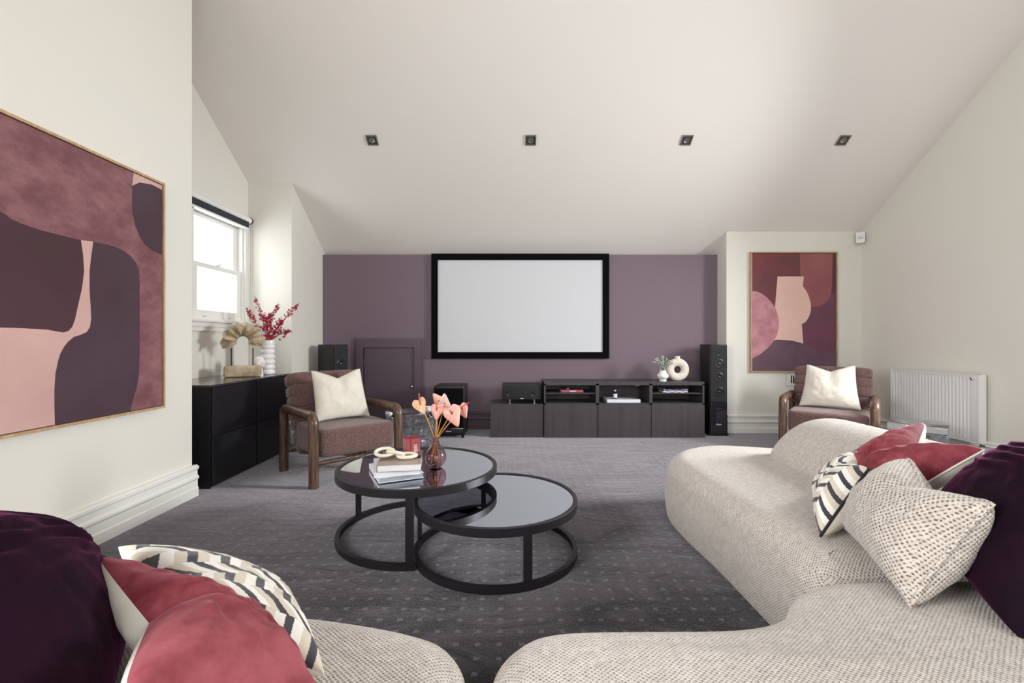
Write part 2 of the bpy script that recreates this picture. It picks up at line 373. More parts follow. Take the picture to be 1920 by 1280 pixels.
# small purple access door
b = MB(); x0, x1, zt = -1.80, -1.175, 1.0
for i, (wd, d) in enumerate(((0.115, 0.022), (0.085, 0.034), (0.035, 0.026))):
    b.box((x0-wd, YB-d, 0), (x0, YB, zt+wd)); b.box((x1, YB-d, 0), (x1+wd, YB, zt+wd)); b.box((x0, YB-d, zt), (x1, YB, zt+wd))
struct(b.build('trim_1', M_purple_trim, smooth=False))
b = MB(); b.box((x0+0.004, YB-0.012, 0.01), (x1-0.004, YB-0.001, zt-0.004), 0.002, 1); d1 = struct(b.build('door_1', M_purple_trim, smooth=False))
b = MB(); b.lathe([(0.0, 0), (0.009, 0.001), (0.009, 0.012), (0.014, 0.018), (0.012, 0.026), (0, 0.028)], n=16)
bmesh.ops.transform(b.bm, matrix=Matrix.Translation((x1-0.03, YB-0.012, 0.52)) @ Matrix.Rotation(PI/2, 4, 'X'), verts=b.bm.verts)
b.build('door_knob', M_chrome, d1)
b = MB()
for z in (0.22, 0.82): b.cyl((x0+0.006, YB-0.016, z-0.03), (x0+0.006, YB-0.016, z+0.03), 0.006, 8)
b.build('hinge', M_purple_trim, d1)

# double-hung window in the alcove
b = MB(); D = 0.022
b.box((XA, WY0-0.09, WZ0-0.07), (XA+D, WY0, WZ1+0.08)); b.box((XA, WY1, WZ0-0.07), (XA+D, WY1+0.055, WZ1+0.08)); b.box((XA, WY0, WZ1), (XA+D, WY1, WZ1+0.08))
b.box((XA, WY0-0.07, WZ0-0.05), (XA+D+0.01, WY0-0.05, WZ1+0.07), 0.004, 1); b.box((XA, WY1+0.03, WZ0-0.05), (XA+D+0.01, WY1+0.045, WZ1+0.07), 0.004, 1)
b.box((XA-0.12, WY0, WZ0), (XA, WY0+0.025, WZ1)); b.box((XA-0.12, WY1-0.025, WZ0), (XA, WY1, WZ1)); b.box((XA-0.12, WY0, WZ1-0.02), (XA, WY1, WZ1))
win = struct(b.build('window_1', M_trim, smooth=False))
b = MB(); b.box((XA-0.10, WY0-0.1, WZ0-0.02), (XA+0.055, WY1+0.07, WZ0+0.008), 0.005, 2); b.box((XA, WY0-0.09, WZ0-0.065), (XA+0.03, WY1+0.06, WZ0-0.02), 0.006, 2)
b.box((XA, WY0-0.09, WZ0-0.10), (XA+0.018, WY1+0.06, WZ0-0.065)); b.build('window_sill', M_trim, win)
def sash(xa, z0, z1, wd, bot):
    b = MB(); ya, yb_ = WY0+0.025, WY1-0.025
    b.box((xa, ya, z0), (xa+0.035, ya+wd, z1), 0.004, 1); b.box((xa, yb_-wd, z0), (xa+0.035, yb_, z1), 0.004, 1)
    b.box((xa, ya+wd, z0), (xa+0.035, yb_-wd, z0+bot), 0.004, 1); b.box((xa, ya+wd, z1-0.045), (xa+0.035, yb_-wd, z1), 0.004, 1)
    s_ = b.build('sash', M_trim, win, smooth=False)
    g = MB(); g.box((xa+0.015, ya+wd, z0+bot), (xa+0.019, yb_-wd, z1-0.045)); g.build('pane', M_pane, s_, smooth=False); return s_
su = sash(XA-0.085, 1.745, WZ1-0.02, 0.07, 0.045); sl = sash(XA-0.045, WZ0+0.008, 1.79, 0.07, 0.085)
b = MB(); b.prism([(0, 0), (0.03, 0), (0.034, -0.03), (0.012, -0.055), (0.018, -0.09), (0, -0.1)], 0, -0.01, 0.02)
bmesh.ops.transform(b.bm, matrix=Matrix.Translation((XA-0.065, WY1-0.13, 1.745)), verts=b.bm.verts); b.build('sash_horn', M_trim, win, smooth=False)
b = MB()
for y in (4.13, 4.5): b.box((XA-0.012, y-0.018, WZ0+0.03), (XA+0.004, y+0.018, WZ0+0.042), 0.002, 1)
b.build('sash_lift', M_chrome, win)
b = MB(); b.box((XA-0.03, 4.30, 1.79), (XA-0.01, 4.36, 1.80)); b.tube([(XA-0.02, 4.33, 1.80), (XA-0.01, 4.38, 1.815)], 0.006, 8); b.build('sash_lock', M_chrome, win)

# unseen right window, plus near-left and rear windows added for fill light
def plain_window(name, axis, a0, a1, z0, z1, pos, th, nmul):
    b = MB()
    def bx(u0, u1, w0, w1):
        if axis == 1: b.box((pos, u0, w0), (pos+th, u1, w1), 0.003, 1)
        else: b.box((u0, pos, w0), (u1, pos+th, w1), 0.003, 1)
    f = 0.06
    bx(a0, a1, z0, z0+f); bx(a0, a1, z1-f, z1); bx(a0, a0+f, z0+f, z1-f); bx(a1-f, a1, z0+f, z1-f)
    for i in range(1, nmul):
        c = a0+(a1-a0)*i/nmul; bx(c-0.02, c+0.02, z0+f, z1-f)
    o = struct(b.build(name, M_trim, smooth=False))
    g = MB()
    if axis == 1: g.box((pos+th*0.4, a0+f, z0+f), (pos+th*0.5, a1-f, z1-f))
    else: g.box((a0+f, pos+th*0.4, z0+f), (a1-f, pos+th*0.5, z1-f))
    g.build('pane', M_pane, o, smooth=False)
plain_window('window_2', 1, RY0, RY1, RZ0, RZ1, XR+0.03, 0.05, 2)
plain_window('added_window_left', 1, LY0, LY1, LZ0, LZ1, XL-0.12, 0.05, 2)  # added window, only there to carry the near-left fill
plain_window('added_window_rear', 0, FX0, FX1, FZ0, FZ1, YF-0.09, 0.05, 3)  # added window, only there to carry the rear fill

# ------------------------------------------------------------------ roller blind
t = thing('roller_blind', 'charcoal roller blind rolled up above the small window on the left', 'blind', (XA+0.05, 4.3, 2.30))
b = MB(); b.cyl((0, -0.47, 0.03), (0, 0.44, 0.03), 0.032, 20); b.build('roller_tube', mat('white_blind_backing', (232, 232, 230), 0.6), t)
b = MB(); b.box((-0.006, -0.46, -0.055), (-0.001, 0.40, 0.03)); b.box((0.018, -0.46, -0.055), (0.021, 0.40, 0.02)); b.build('blind_fabric', M_blind, t)
b = MB(); b.box((-0.01, -0.46, -0.072), (0.024, 0.40, -0.055), 0.004, 2); b.build('bottom_bar', M_rad, t)
b = MB()
for y in (-0.475, 0.445):
    b = MB(); b.box((-0.045, y-0.004, -0.008), (0.02, y+0.004, 0.068), 0.003, 1); b.cyl((0, y-0.006, 0.03), (0, y+0.008, 0.03), 0.036, 20); b.build('bracket', M_piping, t)
b = MB(); pts = [(0.012, 0.425, 0.03), (0.014, 0.427, -0.5), (0.016, 0.43, -1.10), (0.018, 0.445, -1.14), (0.016, 0.46, -1.10), (0.014, 0.455, -0.5), (0.012, 0.452, 0.03)]
b.tube(pts, 0.0022, 6); b.lathe([(0, -1.19), (0.007, -1.18), (0.007, -1.145), (0, -1.14)], (0.018, 0.445, 0), 10); b.build('pull_chain', M_rad, t)

# ------------------------------------------------------------------ paintings
def inv(px, py, Y=None, X=None):
    """a photograph pixel on a known wall plane -> (across, up) on that wall"""
    if Y is not None: return ((px-957)/853*Y, 1.08-(py-639)/853*Y)
    y = X*853/(px-957); return (y, 1.08-(py-639)/853*y)
P_rose = mat('painting_rose_brown', (112, 70, 76), 0.7, col2=(146, 100, 104), nscale=5, bump=0.15, bscale=25, detail=14, stretch=(1, 1.0, 1.6), lo=0.4, hi=0.66, nrough=0.72)
P_dark = mat('painting_aubergine', (64, 40, 50), 0.65, col2=(74, 52, 64), nscale=2.2, bump=0.1, bscale=20)
P_dark2 = mat('painting_maroon_plum', (66, 36, 44), 0.65, col2=(78, 44, 58), nscale=1.8, bump=0.1, bscale=20)
P_blush = mat('painting_blush', (206, 168, 160), 0.7, col2=(196, 156, 150), nscale=3, bump=0.1, bscale=20)
P_maroon = mat('painting_brick_maroon', (128, 62, 70), 0.7, col2=(104, 60, 64), nscale=2.0, bump=0.1, bscale=20)
P_plum = mat('painting_plum', (100, 62, 78), 0.7, col2=(116, 66, 86), nscale=2.5, bump=0.1, bscale=20)
P_terra = mat('painting_dusky_rose', (150, 96, 94), 0.7, col2=(142, 80, 86), nscale=2.5, bump=0.1, bscale=20)
P_mauve = mat('painting_mottled_mauve', (174, 112, 124), 0.7, col2=(196, 140, 148), nscale=9, bump=0.1, bscale=20, detail=8)
P_hump = mat('painting_grey_plum', (92, 66, 80), 0.7, col2=(108, 80, 96), nscale=4, bump=0.1, bscale=20, detail=8)
P_skin = mat('painting_pale_peach', (226, 190, 176), 0.7, col2=(224, 184, 172), nscale=2.5, bump=0.08, bscale=20)
# left painting on wall_left (plane x)
XP = -2.175; y0, y1, z0, z1 = 0.95, 2.845, 0.676, 2.054
t = thing('framed_painting', 'large abstract painting in plum, rose and blush hanging on the left wall', 'painting', (XL, (y0+y1)/2, z0))
T0 = Vector(t.location)
b = MB(); f = 0.014
for (a, c) in (((y0-f, z0-f), (y1+f, z0)), ((y0-f, z1), (y1+f, z1+f)), ((y0-f, z0), (y0, z1)), ((y1, z0), (y1+f, z1))):
    b.box((XL+0.001, a[0], a[1]), (XP+0.008, c[0], c[1]))
bmesh.ops.translate(b.bm, vec=-T0, verts=b.bm.verts); b.build('frame', M_oak, t, smooth=False)
b = MB(); b.m(0).box((XL+0.003, y0+0.004, z0+0.004), (XP, y1-0.004, z1-0.004))
def clip(p, lo0, hi0, lo1, hi1): return (min(max(p[0], lo0), hi0), min(max(p[1], lo1), hi1))
def region(b, mi, pts, lay, sm=0, raw=()):
    q = [inv(x, y, X=XP) for x, y in pts]; q = list(raw) + q
    q = [clip(p, y0+0.004, y1-0.004, z0+0.004, z1-0.004) for p in q]
    b.m(mi); b.prism(q, 0, XP-0.001, XP+0.0006*lay)
def P(c): return inv(*c, X=XP)
# far-left side lies outside the frame of the photograph: the shapes simply run on
zA = P((0, 614))[1]; zB = P((0, 396))[1]
region(b, 2, [(0, 396), (12, 403), (20, 410), (40, 419), (75, 431), (110, 440), (152, 450), (156, 478), (158, 508), (154, 540), (146, 575), (141, 598), (136, 612), (129, 620), (120, 623), (105, 621), (90, 618), (40, 615), (0, 614)], 1, raw=[(0.96, zA+0.02), (0.96, 1.9), (1.5, 1.75)])
region(b, 3, [(152, 450), (163, 451.5), (175, 453), (171, 480), (168, 508), (168, 545), (170, 575), (171, 597), (169, 612), (163, 622), (150, 628), (139, 631), (128, 640), (120, 650), (113, 663), (109, 676), (104, 700), (102, 730), (102, 760), (103, 796), (0, 820), (0, 614), (40, 615), (90, 618), (105, 621), (120, 623), (129, 620), (136, 612), (141, 598), (146, 575), (154, 540), (158, 508), (156, 478)], 1)
b.m(3).prism([(0.955, z0+0.005), P((0, 813)), P((0, 614)), (0.955, zA+0.02)], 0, XP-0.001, XP+0.0006)
region(b, 1, [(175, 453), (200, 458), (215, 462), (232, 470), (245, 480), (255, 492), (261, 506), (262, 530), (262, 600), (262, 650), (261, 700), (257, 725), (250, 748), (244, 775), (103, 800), (102, 760), (102, 730), (104, 700), (109, 676), (113, 663), (120, 650), (128, 640), (139, 631), (150, 628), (163, 622), (169, 612), (171, 597), (170, 575), (168, 545), (168, 508), (171, 480)], 1)
region(b, 3, [(251, 320), (306, 343), (306, 356), (285, 346), (262, 342), (248, 348)], 1)
region(b, 1, [(248, 348), (262, 342), (285, 346), (306, 358), (306, 478), (300, 477), (286, 470), (272, 459), (262, 443), (254, 423), (249, 400), (248, 383)], 1)
bmesh.ops.translate(b.bm, vec=-T0, verts=b.bm.verts); b.build('canvas', [P_rose, P_dark, P_dark2, P_blush], t, smooth=False)

# right painting on wall_back_right (plane y)
YP = YR-0.035; cx0, cz1 = inv(1409.5, 474, Y=YP); cx1, cz0 = inv(1567.7, 695.5, Y=YP)
t = thing('framed_painting', 'portrait abstract painting with a pale peach vase shape on the right-hand white wall', 'painting', ((cx0+cx1)/2, YR, cz0)); T0 = Vector(t.location)
b = MB(); f = 0.012
for (a, c) in (((cx0-f, cz0-f), (cx1+f, cz0)), ((cx0-f, cz1), (cx1+f, cz1+f)), ((cx0-f, cz0), (cx0, cz1)), ((cx1, cz0), (cx1+f, cz1))):
    b.box((a[0], YP-0.008, a[1]), (c[0], YR-0.001, c[1]))
bmesh.ops.translate(b.bm, vec=-T0, verts=b.bm.verts); b.build('frame', M_oak, t, smooth=False)
b = MB(); b.m(0).box((cx0+0.004, YP, cz0+0.004), (cx1-0.004, YR-0.003, cz1-0.004))
def region2(mi, pts, lay):
    q = [inv(1380+x/4.571, 440+y/4.571, Y=YP) for x, y in pts]
    q = [clip(p, cx0+0.004, cx1-0.004, cz0+0.004, cz1-0.004) for p in q]
    q2 = [q[0]]
    for p in q[1:]:
        if (Vector(p)-Vector(q2[-1])).length > 1e-4: q2.append(p)
    b.m(mi); b.prism(q2, 1, YP-0.0007*lay, YP+0.001)
def arc(pts, n=6): return [tuple(v)[:2] for v in interp([(x, y, 0) for x, y in pts], n)]
region2(1, arc([(560, 620), (640, 620), (720, 600), (800, 545), (860, 500)]) + [(860, 1175), (560, 1175)], 1)
region2(5, [(825, 150), (860, 150), (860, 500), (812, 500), (822, 400)], 1)
region2(2, [(546, 150), (826, 150), (822, 420)] + arc([(818, 470), (805, 530), (770, 580), (700, 614), (640, 612)]) + [(570, 500), (550, 360)], 2)
region2(6, [(240, 230), (300, 190), (440, 185), (545, 175), (548, 357), (240, 340)], 1)
region2(3, [(355, 357), (580, 357), (570, 438)] + arc([(574, 445), (610, 500), (638, 590), (635, 670), (600, 740), (562, 765)]) + [(575, 930), (330, 930), (330, 903)] + arc([(330, 900), (355, 830), (365, 770), (355, 690), (333, 618)]) + [(345, 480)], 3)
region2(4, arc([(130, 479), (200, 495), (270, 545), (330, 620), (360, 700), (365, 770), (345, 870), (290, 950), (210, 1020), (130, 1064)]), 4)
region2(7, [(130, 1064)] + arc([(135, 1062), (210, 1020), (290, 950), (330, 903), (400, 900), (500, 912), (600, 945), (670, 985), (720, 1015), (800, 1008), (862, 1000)]) + [(862, 1175), (130, 1175)], 5)
bmesh.ops.translate(b.bm, vec=-T0, verts=b.bm.verts)
b.build('canvas', [P_maroon, P_plum, P_terra, P_skin, P_mauve, mat('painting_umber', (88, 54, 56), 0.7), mat('painting_brown_patch', (102, 64, 66), 0.7, col2=(118, 62, 68), nscale=5), P_hump], t, smooth=False)

# ------------------------------------------------------------------ projection screen
sx0, sx1, sz0, sz1 = -0.966, 1.206, 0.866, 2.146
t = thing('projection_screen', 'wide white projection screen with a black velvet border on the mauve wall', 'screen', ((sx0+sx1)/2, YB, sz0)); T0 = Vector(t.location)
b = MB(); f = 0.078
def O(b): bmesh.ops.translate(b.bm, vec=-T0, verts=b.bm.verts); return b
for a, c in (((sx0, sz0), (sx1, sz0+f)), ((sx0, sz1-f), (sx1, sz1)), ((sx0, sz0+f), (sx0+f, sz1-f)), ((sx1-f, sz0+f), (sx1, sz1-f))):
    b.box((a[0], YB-0.045, a[1]), (c[0], YB-0.001, c[1]))
O(b).build('frame', M_velvetblk, t, smooth=False)
b = MB(); b.box((sx0+f, YB-0.03, sz0+f), (sx1-f, YB-0.004, sz1-f)); O(b).build('screen_surface', M_screen, t, smooth=False)

# ------------------------------------------------------------------ downlights
tilt = -math.atan(0.678)
names = ['leftmost', 'second from the left, directly above the projection screen', 'third from the left', 'rightmost, nearest the right wall']
first = None
for i, x in enumerate((-1.336, 0.196, 1.702, 3.213)):
    lab = 'square recessed downlight in the sloping ceiling, ' + names[i] + ' of the four' if i in (0, 2) else 'square recessed downlight in the ceiling, ' + names[i]
    if first is None:
        t = thing('recessed_downlight', lab, 'ceiling light', (x, 4.40, zc(4.40)), 0, 'square downlights in the ceiling')
        b = MB(); h = 0.052
        for a, c in (((-h, -h), (h, -h+0.008)), ((-h, h-0.008), (h, h)), ((-h, -h+0.008), (-h+0.008, h-0.008)), ((h-0.008, -h+0.008), (h, h-0.008))):
            b.box((a[0], a[1], -0.012), (c[0], c[1], 0.0))
        b.build('frame', mat('brushed_grey_trim', (138, 134, 128), 0.4, metal=0.3), t, smooth=False)
        b = MB(); b.box((-h+0.008, -h+0.008, -0.005), (h-0.008, h-0.008, -0.001)); b.build('recess_plate', mat('dark_grey_recess', (74, 70, 62), 0.5), t, smooth=False)
        b = MB(); b.lathe([(0.028, -0.005), (0.03, -0.011), (0.024, -0.012), (0.018, -0.008), (0.008, -0.007), (0.006, -0.011), (0, -0.012)], n=24); b.build('lamp', M_lamp, t)
        first = t
    else:
        t = copy_tree(first); relabel(t, lab)
    t.location = (x, 4.40, zc(4.40)); t.rotation_euler = (tilt, 0, 0)

# ------------------------------------------------------------------ PIR sensor, vent
t = thing('motion_sensor', 'small white motion sensor in the upper corner of the right wall', 'sensor', (4.075, 5.30, 2.23), math.radians(-35))
b = MB(); b.prism([(-0.042, 0), (-0.03, -0.012), (0.03, -0.012), (0.042, 0), (0.042, 0.11), (-0.042, 0.11)], 1, -0.03, 0.03); b.build('housing', M_rad, t, smooth=False)
b = MB(); b.box((-0.028, -0.036, 0.03), (0.028, -0.03, 0.062), 0.003, 2); b.build('lens', mat('sensor_lens', (205, 205, 200), 0.4), t)
t = thing('wall_vent', 'white wall vent with dark slots low on the wall under the portrait painting', 'vent', (3.40, YR, 0.55))
b = MB(); b.box((-0.15, -0.012, 0), (0.15, -0.001, 0.15), 0.003, 1); b.build('cover_plate', M_wall, t)
b = MB()
for i in range(9): b.box((-0.095+i*0.024-0.006, -0.0145, 0.035), (-0.095+i*0.024+0.006, -0.012, 0.125))
b.build('slots', M_dark, t, smooth=False)

# ------------------------------------------------------------------ radiator
t = thing('radiator', 'white ribbed panel radiator mounted low on the right wall', 'radiator', (XR-0.10, 4.38, 0.19))
ya, yb_ = -0.455, 0.455; H = 0.60
b = MB(); n = 150; row0 = []
for i in range(n+1):
    y = ya+0.005+(yb_-ya-0.01)*i/n; q = (y-ya)
    d = 0.010*max(0, min(1, 1.2*(0.5-0.5*math.cos(2*PI*q/0.034)))) if 0.08 < q < (yb_-ya-0.03) else 0
    row0.append((y, d))
zs = [0.004, 0.03, 0.045, H-0.045, H-0.03, H-0.004]; sc = [0, 0, 1, 1, 0, 0]
b.grid([[(0.006+d*s_*1.0, y, z) for y, d in row0] for z, s_ in zip(zs, sc)])
b.build('ribbed_panel', M_rad, t, ang=60)
b = MB(); b.box((0.018, ya, 0), (0.07, yb_, H), 0.004, 2); b.box((0.0, ya, 0.0), (0.02, ya+0.005, H)); b.box((0, yb_-0.005, 0), (0.02, yb_, H)); b.box((0, ya, H-0.004), (0.02, yb_, H)); b.box((0, ya, 0), (0.02, yb_, 0.004)); b.build('panel_body', M_rad, t, smooth=False)
b = MB(); b.lathe([(0.014, 0), (0.014, 0.012), (0.009, 0.016), (0, 0.016)], n=16); bmesh.ops.transform(b.bm, matrix=Matrix.Translation((0.004, ya+0.055, H-0.04)) @ Matrix.Rotation(-PI/2, 4, 'Y'), verts=b.bm.verts); b.build('air_plug', M_chrome, t)
b = MB(); b.sell((0.03, ya+0.055, -0.01), (0.045, 0.085, 0.045), 0.8, 16, 10); b.build('valve', M_white_cer, t)
b = MB(); b.cyl((0.03, ya+0.01, -0.01), (0.035, ya-0.03, -0.01), 0.013, 12); b.build('valve_union', M_chrome, t)
b = MB(); b.tube(interp([(0.035, ya-0.03, -0.01), (0.04, ya-0.08, -0.01), (0.06, ya-0.11, -0.01), (0.086, ya-0.115, -0.01)], 6), 0.011, 12); b.build('pipe', M_rad, t)

# ------------------------------------------------------------------ sideboard (alcove)
t = thing('sideboard', 'long black sideboard below the alcove window on the left', 'sideboard', (-2.475, 3.92, 0))
hx, hy = 0.285, 0.595
b = MB(); b.box((-hx+0.005, -hy, 0.0), (hx-0.02, hy, 0.742)); b.build('body', M_sideblack, t, smooth=False)
b = MB(); b.box((-hx, -hy-0.004, 0.742), (hx+0.003, hy+0.004, 0.757), 0.002, 1); b.build('top', M_topgrey, t)
for i in range(2):
    for k in range(2):
        b = MB(); b.box((hx-0.019, -hy+0.02+i*(hy-0.008), 0.012+k*0.365), (hx, -0.003+i*(hy-0.012)+0.0, 0.372+k*0.366), 0.0015, 1); b.build('drawer_front', M_sideblack, t, smooth=False)
b = MB(); b.box((-hx+0.01, -hy-0.003, 0.0), (hx-0.0, -hy, 0.742)); 
for z in (0.46, 0.56): b.cyl((0.09, -hy-0.005, z), (0.09, -hy-0.003, z), 0.004, 8)
b.build('end_panel', M_sideblack, t, smooth=False)
ZS = 0.757

# carved ruffle sculpture on a block
t = thing('carved_sculpture', 'bleached carved wooden ruffle ring on rods above a wooden block, on the sideboard', 'sculpture', (-2.41, 4.10, ZS), math.radians(22))
b = MB(); b.box((-0.145, -0.05, 0), (0.145, 0.05, 0.102), 0.018, 4); b.build('base_block', M_driftwood, t)
for s_ in (-1, 1):
    b = MB(); b.cyl((s_*0.085+(-0.005), 0, 0.10), (s_*0.085-0.005, 0, 0.26), 0.005, 10); b.build('rod', M_metalrod, t)
b = MB(); rows = []; NA, NR = 110, 12; cz = 0.315
a0, a1 = math.radians(-22), math.radians(202)
def ruff(i, j, side):
    a = a0+(a1-a0)*i/NA; q = j/NR; k = 6.5
    ph = math.cos(2*PI*k*(i/NA))*min(1, 9*min(i, NA-i)/NA+0.15)
    ro = 0.170+0.016*ph; r = 0.052+(ro-0.052)*q
    yy = ph*0.040*q**0.7 + side*(0.026-0.010*q) + 0.035*math.sin(q*PI)*(-1)
    nzv = noise.noise(Vector((a*4, q*3, side)))*0.006
    return (r*math.cos(a)*0.98, yy+nzv-0.005, cz+r*math.sin(a)*0.98)
prof = [(j, -1) for j in range(NR+1)] + [(j, 1) for j in range(NR, -1, -1)]
b.grid([[ruff(i, j, s_) for j, s_ in prof] for i in range(NA+1)], closeu=True, capends=True)
b.build('ruffle', M_driftwood, t, ang=80)

# ringed vase + orchids + head ornament
t = thing('ringed_vase', 'tall white ceramic vase of stacked rings on the sideboard', 'vase', (-2.345, 4.40, ZS))
pr = [(0.0, 0.0), (0.052, 0.0)]
zz = 0.0
for k in range(6):
    h = 0.047
    for q in range(9):
        a = PI*q/8; pr.append((0.053+0.012*math.sin(a)**0.5 if 0 < q < 8 else 0.053, zz+h*q/8))
    zz += h+0.002
pr += [(0.054, zz), (0.066, zz+0.003), (0.066, zz+0.036), (0.058, zz+0.036), (0.05, zz+0.0), (0.0, zz-0.02)]
b = MB(); b.lathe(pr, n=40); b.build('body', M_white_cer, t, ang=50)
ZV = ZS+zz+0.01
b = MB()
b.lathe([(0, 0), (0.034, 0), (0.032, 0.02), (0.028, 0.05), (0.028, 0.075)], n=24)
def headp(a, o):
    x = math.cos(a)*math.cos(o); y = math.cos(a)*math.sin(o); z = math.sin(a)
    r = Vector((x*0.050, y*0.054, z*0.066))
    fy = max(0, -y)
    if fy > 0.3:
        r.y -= 0.012*math.exp(-((x/0.13)**2))*math.exp(-(((z+0.05)/0.28)**2))          # nose
        r.y += 0.006*(math.exp(-(((abs(x)-0.33)/0.16)**2+((z-0.16)/0.12)**2)))            # eye sockets
        r.y -= 0.005*math.exp(-((x/0.25)**2))*(math.exp(-(((z+0.42)/0.06)**2))+math.exp(-(((z+0.54)/0.06)**2)))
    if z < -0.2: r.x *= 1-(-z-0.2)*0.35
    return r+Vector((0, 0, 0.128))
b.grid([[headp(-PI/2+0.03+(PI-0.06)*i/40, 2*PI*j/48) for j in range(48)] for i in range(41)], closeu=True, capends=True)
for s_ in (-1, 1): b.sell((s_*0.050, 0.004, 0.122), (0.012, 0.022, 0.034), 1, 10, 8)
hd = b.build('head_ornament', M_white_cer, ang=80); hd.location = (-2.335, 4.235, ZS); hd.rotation_euler = (0, 0, math.radians(55)); hd.scale = (1, 1, 0.93)
tag(hd, 'white ceramic head ornament with closed eyes in front of the ringed vase', 'ornament')

rnd = random.Random(5)
def px3(px, py, Y): return Vector(((px-957)/853*Y, Y, 1.08-(py-639)/853*Y))
V0 = Vector((-2.345, 4.40, ZV))
tips = [(478, 556, 4.40, 'leaning far left and tall'), (522, 568, 4.47, 'standing upright in the middle'), (562, 568, 4.36, 'the longest one, leaning right'), (463, 578, 4.33, 'leaning left, low over the carved ruffle'), (545, 620, 4.42, 'drooping low on the right'), (495, 590, 4.5, 'short, left of centre'), (530, 600, 4.30, 'short, right of centre'), (507, 588, 4.25, 'short, at the front of the bunch')]
for px, py, Y, lab in tips:
    tip = px3(px, py, Y); mid = V0.lerp(tip, 0.5)+Vector((rnd.uniform(-0.02, 0.02), 0, 0.03))
    path = interp([V0-Vector((0, 0, 0.12)), V0, mid, tip], 8)
    t = thing('orchid_spray', 'spray of small magenta orchids in the ringed vase, '+lab, 'flowers', V0, 0, 'magenta orchid sprays in the ringed vase')
    b = MB(); pts = [p-V0 for p in path]; b.tube(pts, [0.0022]*(len(pts)-6)+[0.0014]*6, 6); 
    b.build('stem', M_twig, t)
    b = MB(); L_ = len(path); bd = MB()
    nfl = 66 if (tip-V0).length > 0.3 else 56
    for k in range(nfl):
        q = 0.12+0.84*(k/nfl)**0.9; p = path[min(L_-1, 8+int(q*(L_-9)))]-V0
        out = Vector((rnd.gauss(0, 1), rnd.gauss(0, 1), rnd.gauss(0, 0.8))).normalized(); wdt = 0.08*(1.1-q)
        c = p+out*rnd.uniform(0.008, wdt+0.006)
        nrm = Vector((rnd.gauss(0, 1), -1.2, rnd.gauss(0, 1))).normalized(); u = nrm.orthogonal().normalized(); v = nrm.cross(u); sz = rnd.uniform(0.009, 0.016)
        for pe in range(5):
            a = 2*PI*pe/5+rnd.random()*0.5; dr = u*math.cos(a)+v*math.sin(a); sd = u*-math.sin(a)+v*math.cos(a)
            b.face([c, c+dr*sz*0.6+sd*sz*0.33+nrm*0.002, c+dr*sz*1.1-nrm*0.001, c+dr*sz*0.6-sd*sz*0.33+nrm*0.002])
    for k in range(9):
        q = 0.86+0.14*k/8; p = path[min(L_-1, int(q*(L_-1)))]-V0
        bd.sell(p+Vector((rnd.uniform(-.008, .008), 0, rnd.uniform(-.006, .006))), (0.006, 0.006, 0.008), 1, 6, 5)
    b.build('blossoms', M_bloom, t, smooth=False); bd.build('buds', M_bud, t)

# ------------------------------------------------------------------ tower speakers, subwoofer
def tower(loc, rz, label):
    t = thing('tower_speaker', label, 'speaker', loc, rz, 'black tower speakers')
    b = MB(); b.box((-0.1, 0, 0.025), (0.1, 0.27, 1.04), 0.006, 2); b.build('cabinet', M_spk, t)
    b = MB(); b.box((-0.112, -0.01, 0), (0.112, 0.28, 0.025), 0.004, 2); b.build('plinth', M_black, t)
    b = MB(); b.box((-0.096, -0.012, 0.03), (0.096, 0, 0.385), 0.003, 1); b.build('lower_baffle', M_gloss, t)
    b = MB(); b.box((-0.094, -0.016, 0.387), (0.094, 0, 1.032), 0.006, 2); b.build('grille', M_grille, t)
    for z, r in ((0.93, 0.016), (0.82, 0.055), (0.665, 0.055), (0.50, 0.055)):
        b = MB(); b.lathe([(r, 0.0), (r, 0.004), (r*0.93, 0.005), (r*0.9, 0.0025), (r*0.3, 0.001), (r*0.26, 0.006), (0, 0.009)], n=28)
        bmesh.ops.transform(b.bm, matrix=Matrix.Translation((0, -0.0155, z)) @ Matrix.Rotation(PI/2, 4, 'X'), verts=b.bm.verts)
        b.build('driver', mat('dim_driver', (52, 51, 55), 0.25, metal=0.5), t)
    b = MB(); q = [(-0.022+0.008*math.cos(a), -0.0125, 0.13+0.008*math.sin(a)) for a in [2*PI*i/16 for i in range(16)]]; b.tube(q, 0.0016, 6, closed=True)
    for k in range(4):
        q = [(-0.006+k*0.0095+0.004*math.cos(a), -0.0125, 0.129+0.005*math.sin(a)) for a in [2*PI*i/10 for i in range(10)]]; b.tube(q, 0.0015, 6, closed=True)
    b.build('logo', M_logo, t)
    return t
tower((2.372, 5.19, 0), 0, 'tall black tower speaker standing right of the media cabinet')
tw = tower((-1.937, 5.185, 0), math.radians(58), 'tall black tower speaker behind the left armchair, turned to the room'); tw.location.z = 0
t = thing('subwoofer', 'black cube subwoofer on the carpet left of the low media cabinet', 'subwoofer', (-0.683, 5.04, 0))
b = MB(); b.box((-0.173, 0.02, 0.03), (0.173, 0.43, 0.575), 0.006, 2); b.build('cabinet', M_spk, t)
b = MB(); b.box((-0.16, 0.0, 0.12), (0.16, 0.02, 0.555), 0.008, 2); b.build('grille', M_velvetblk, t)
b = MB(); b.box((-0.16, 0.008, 0.045), (0.16, 0.02, 0.115), 0.004, 2); b.build('lower_panel', M_gloss, t)
b = MB(); 
for k in range(5): b.box((-0.03+k*0.012, 0.005, 0.073), (-0.022+k*0.012, 0.008, 0.083), 0.001, 1)
b.build('logo', M_logo, t)
for sx in (-1, 1):
    for yy in (0.05, 0.40):
        b = MB(); b.cyl((sx*0.15, yy, 0), (sx*0.15, yy, 0.03), 0.016, 12); b.build('foot', M_black, t)

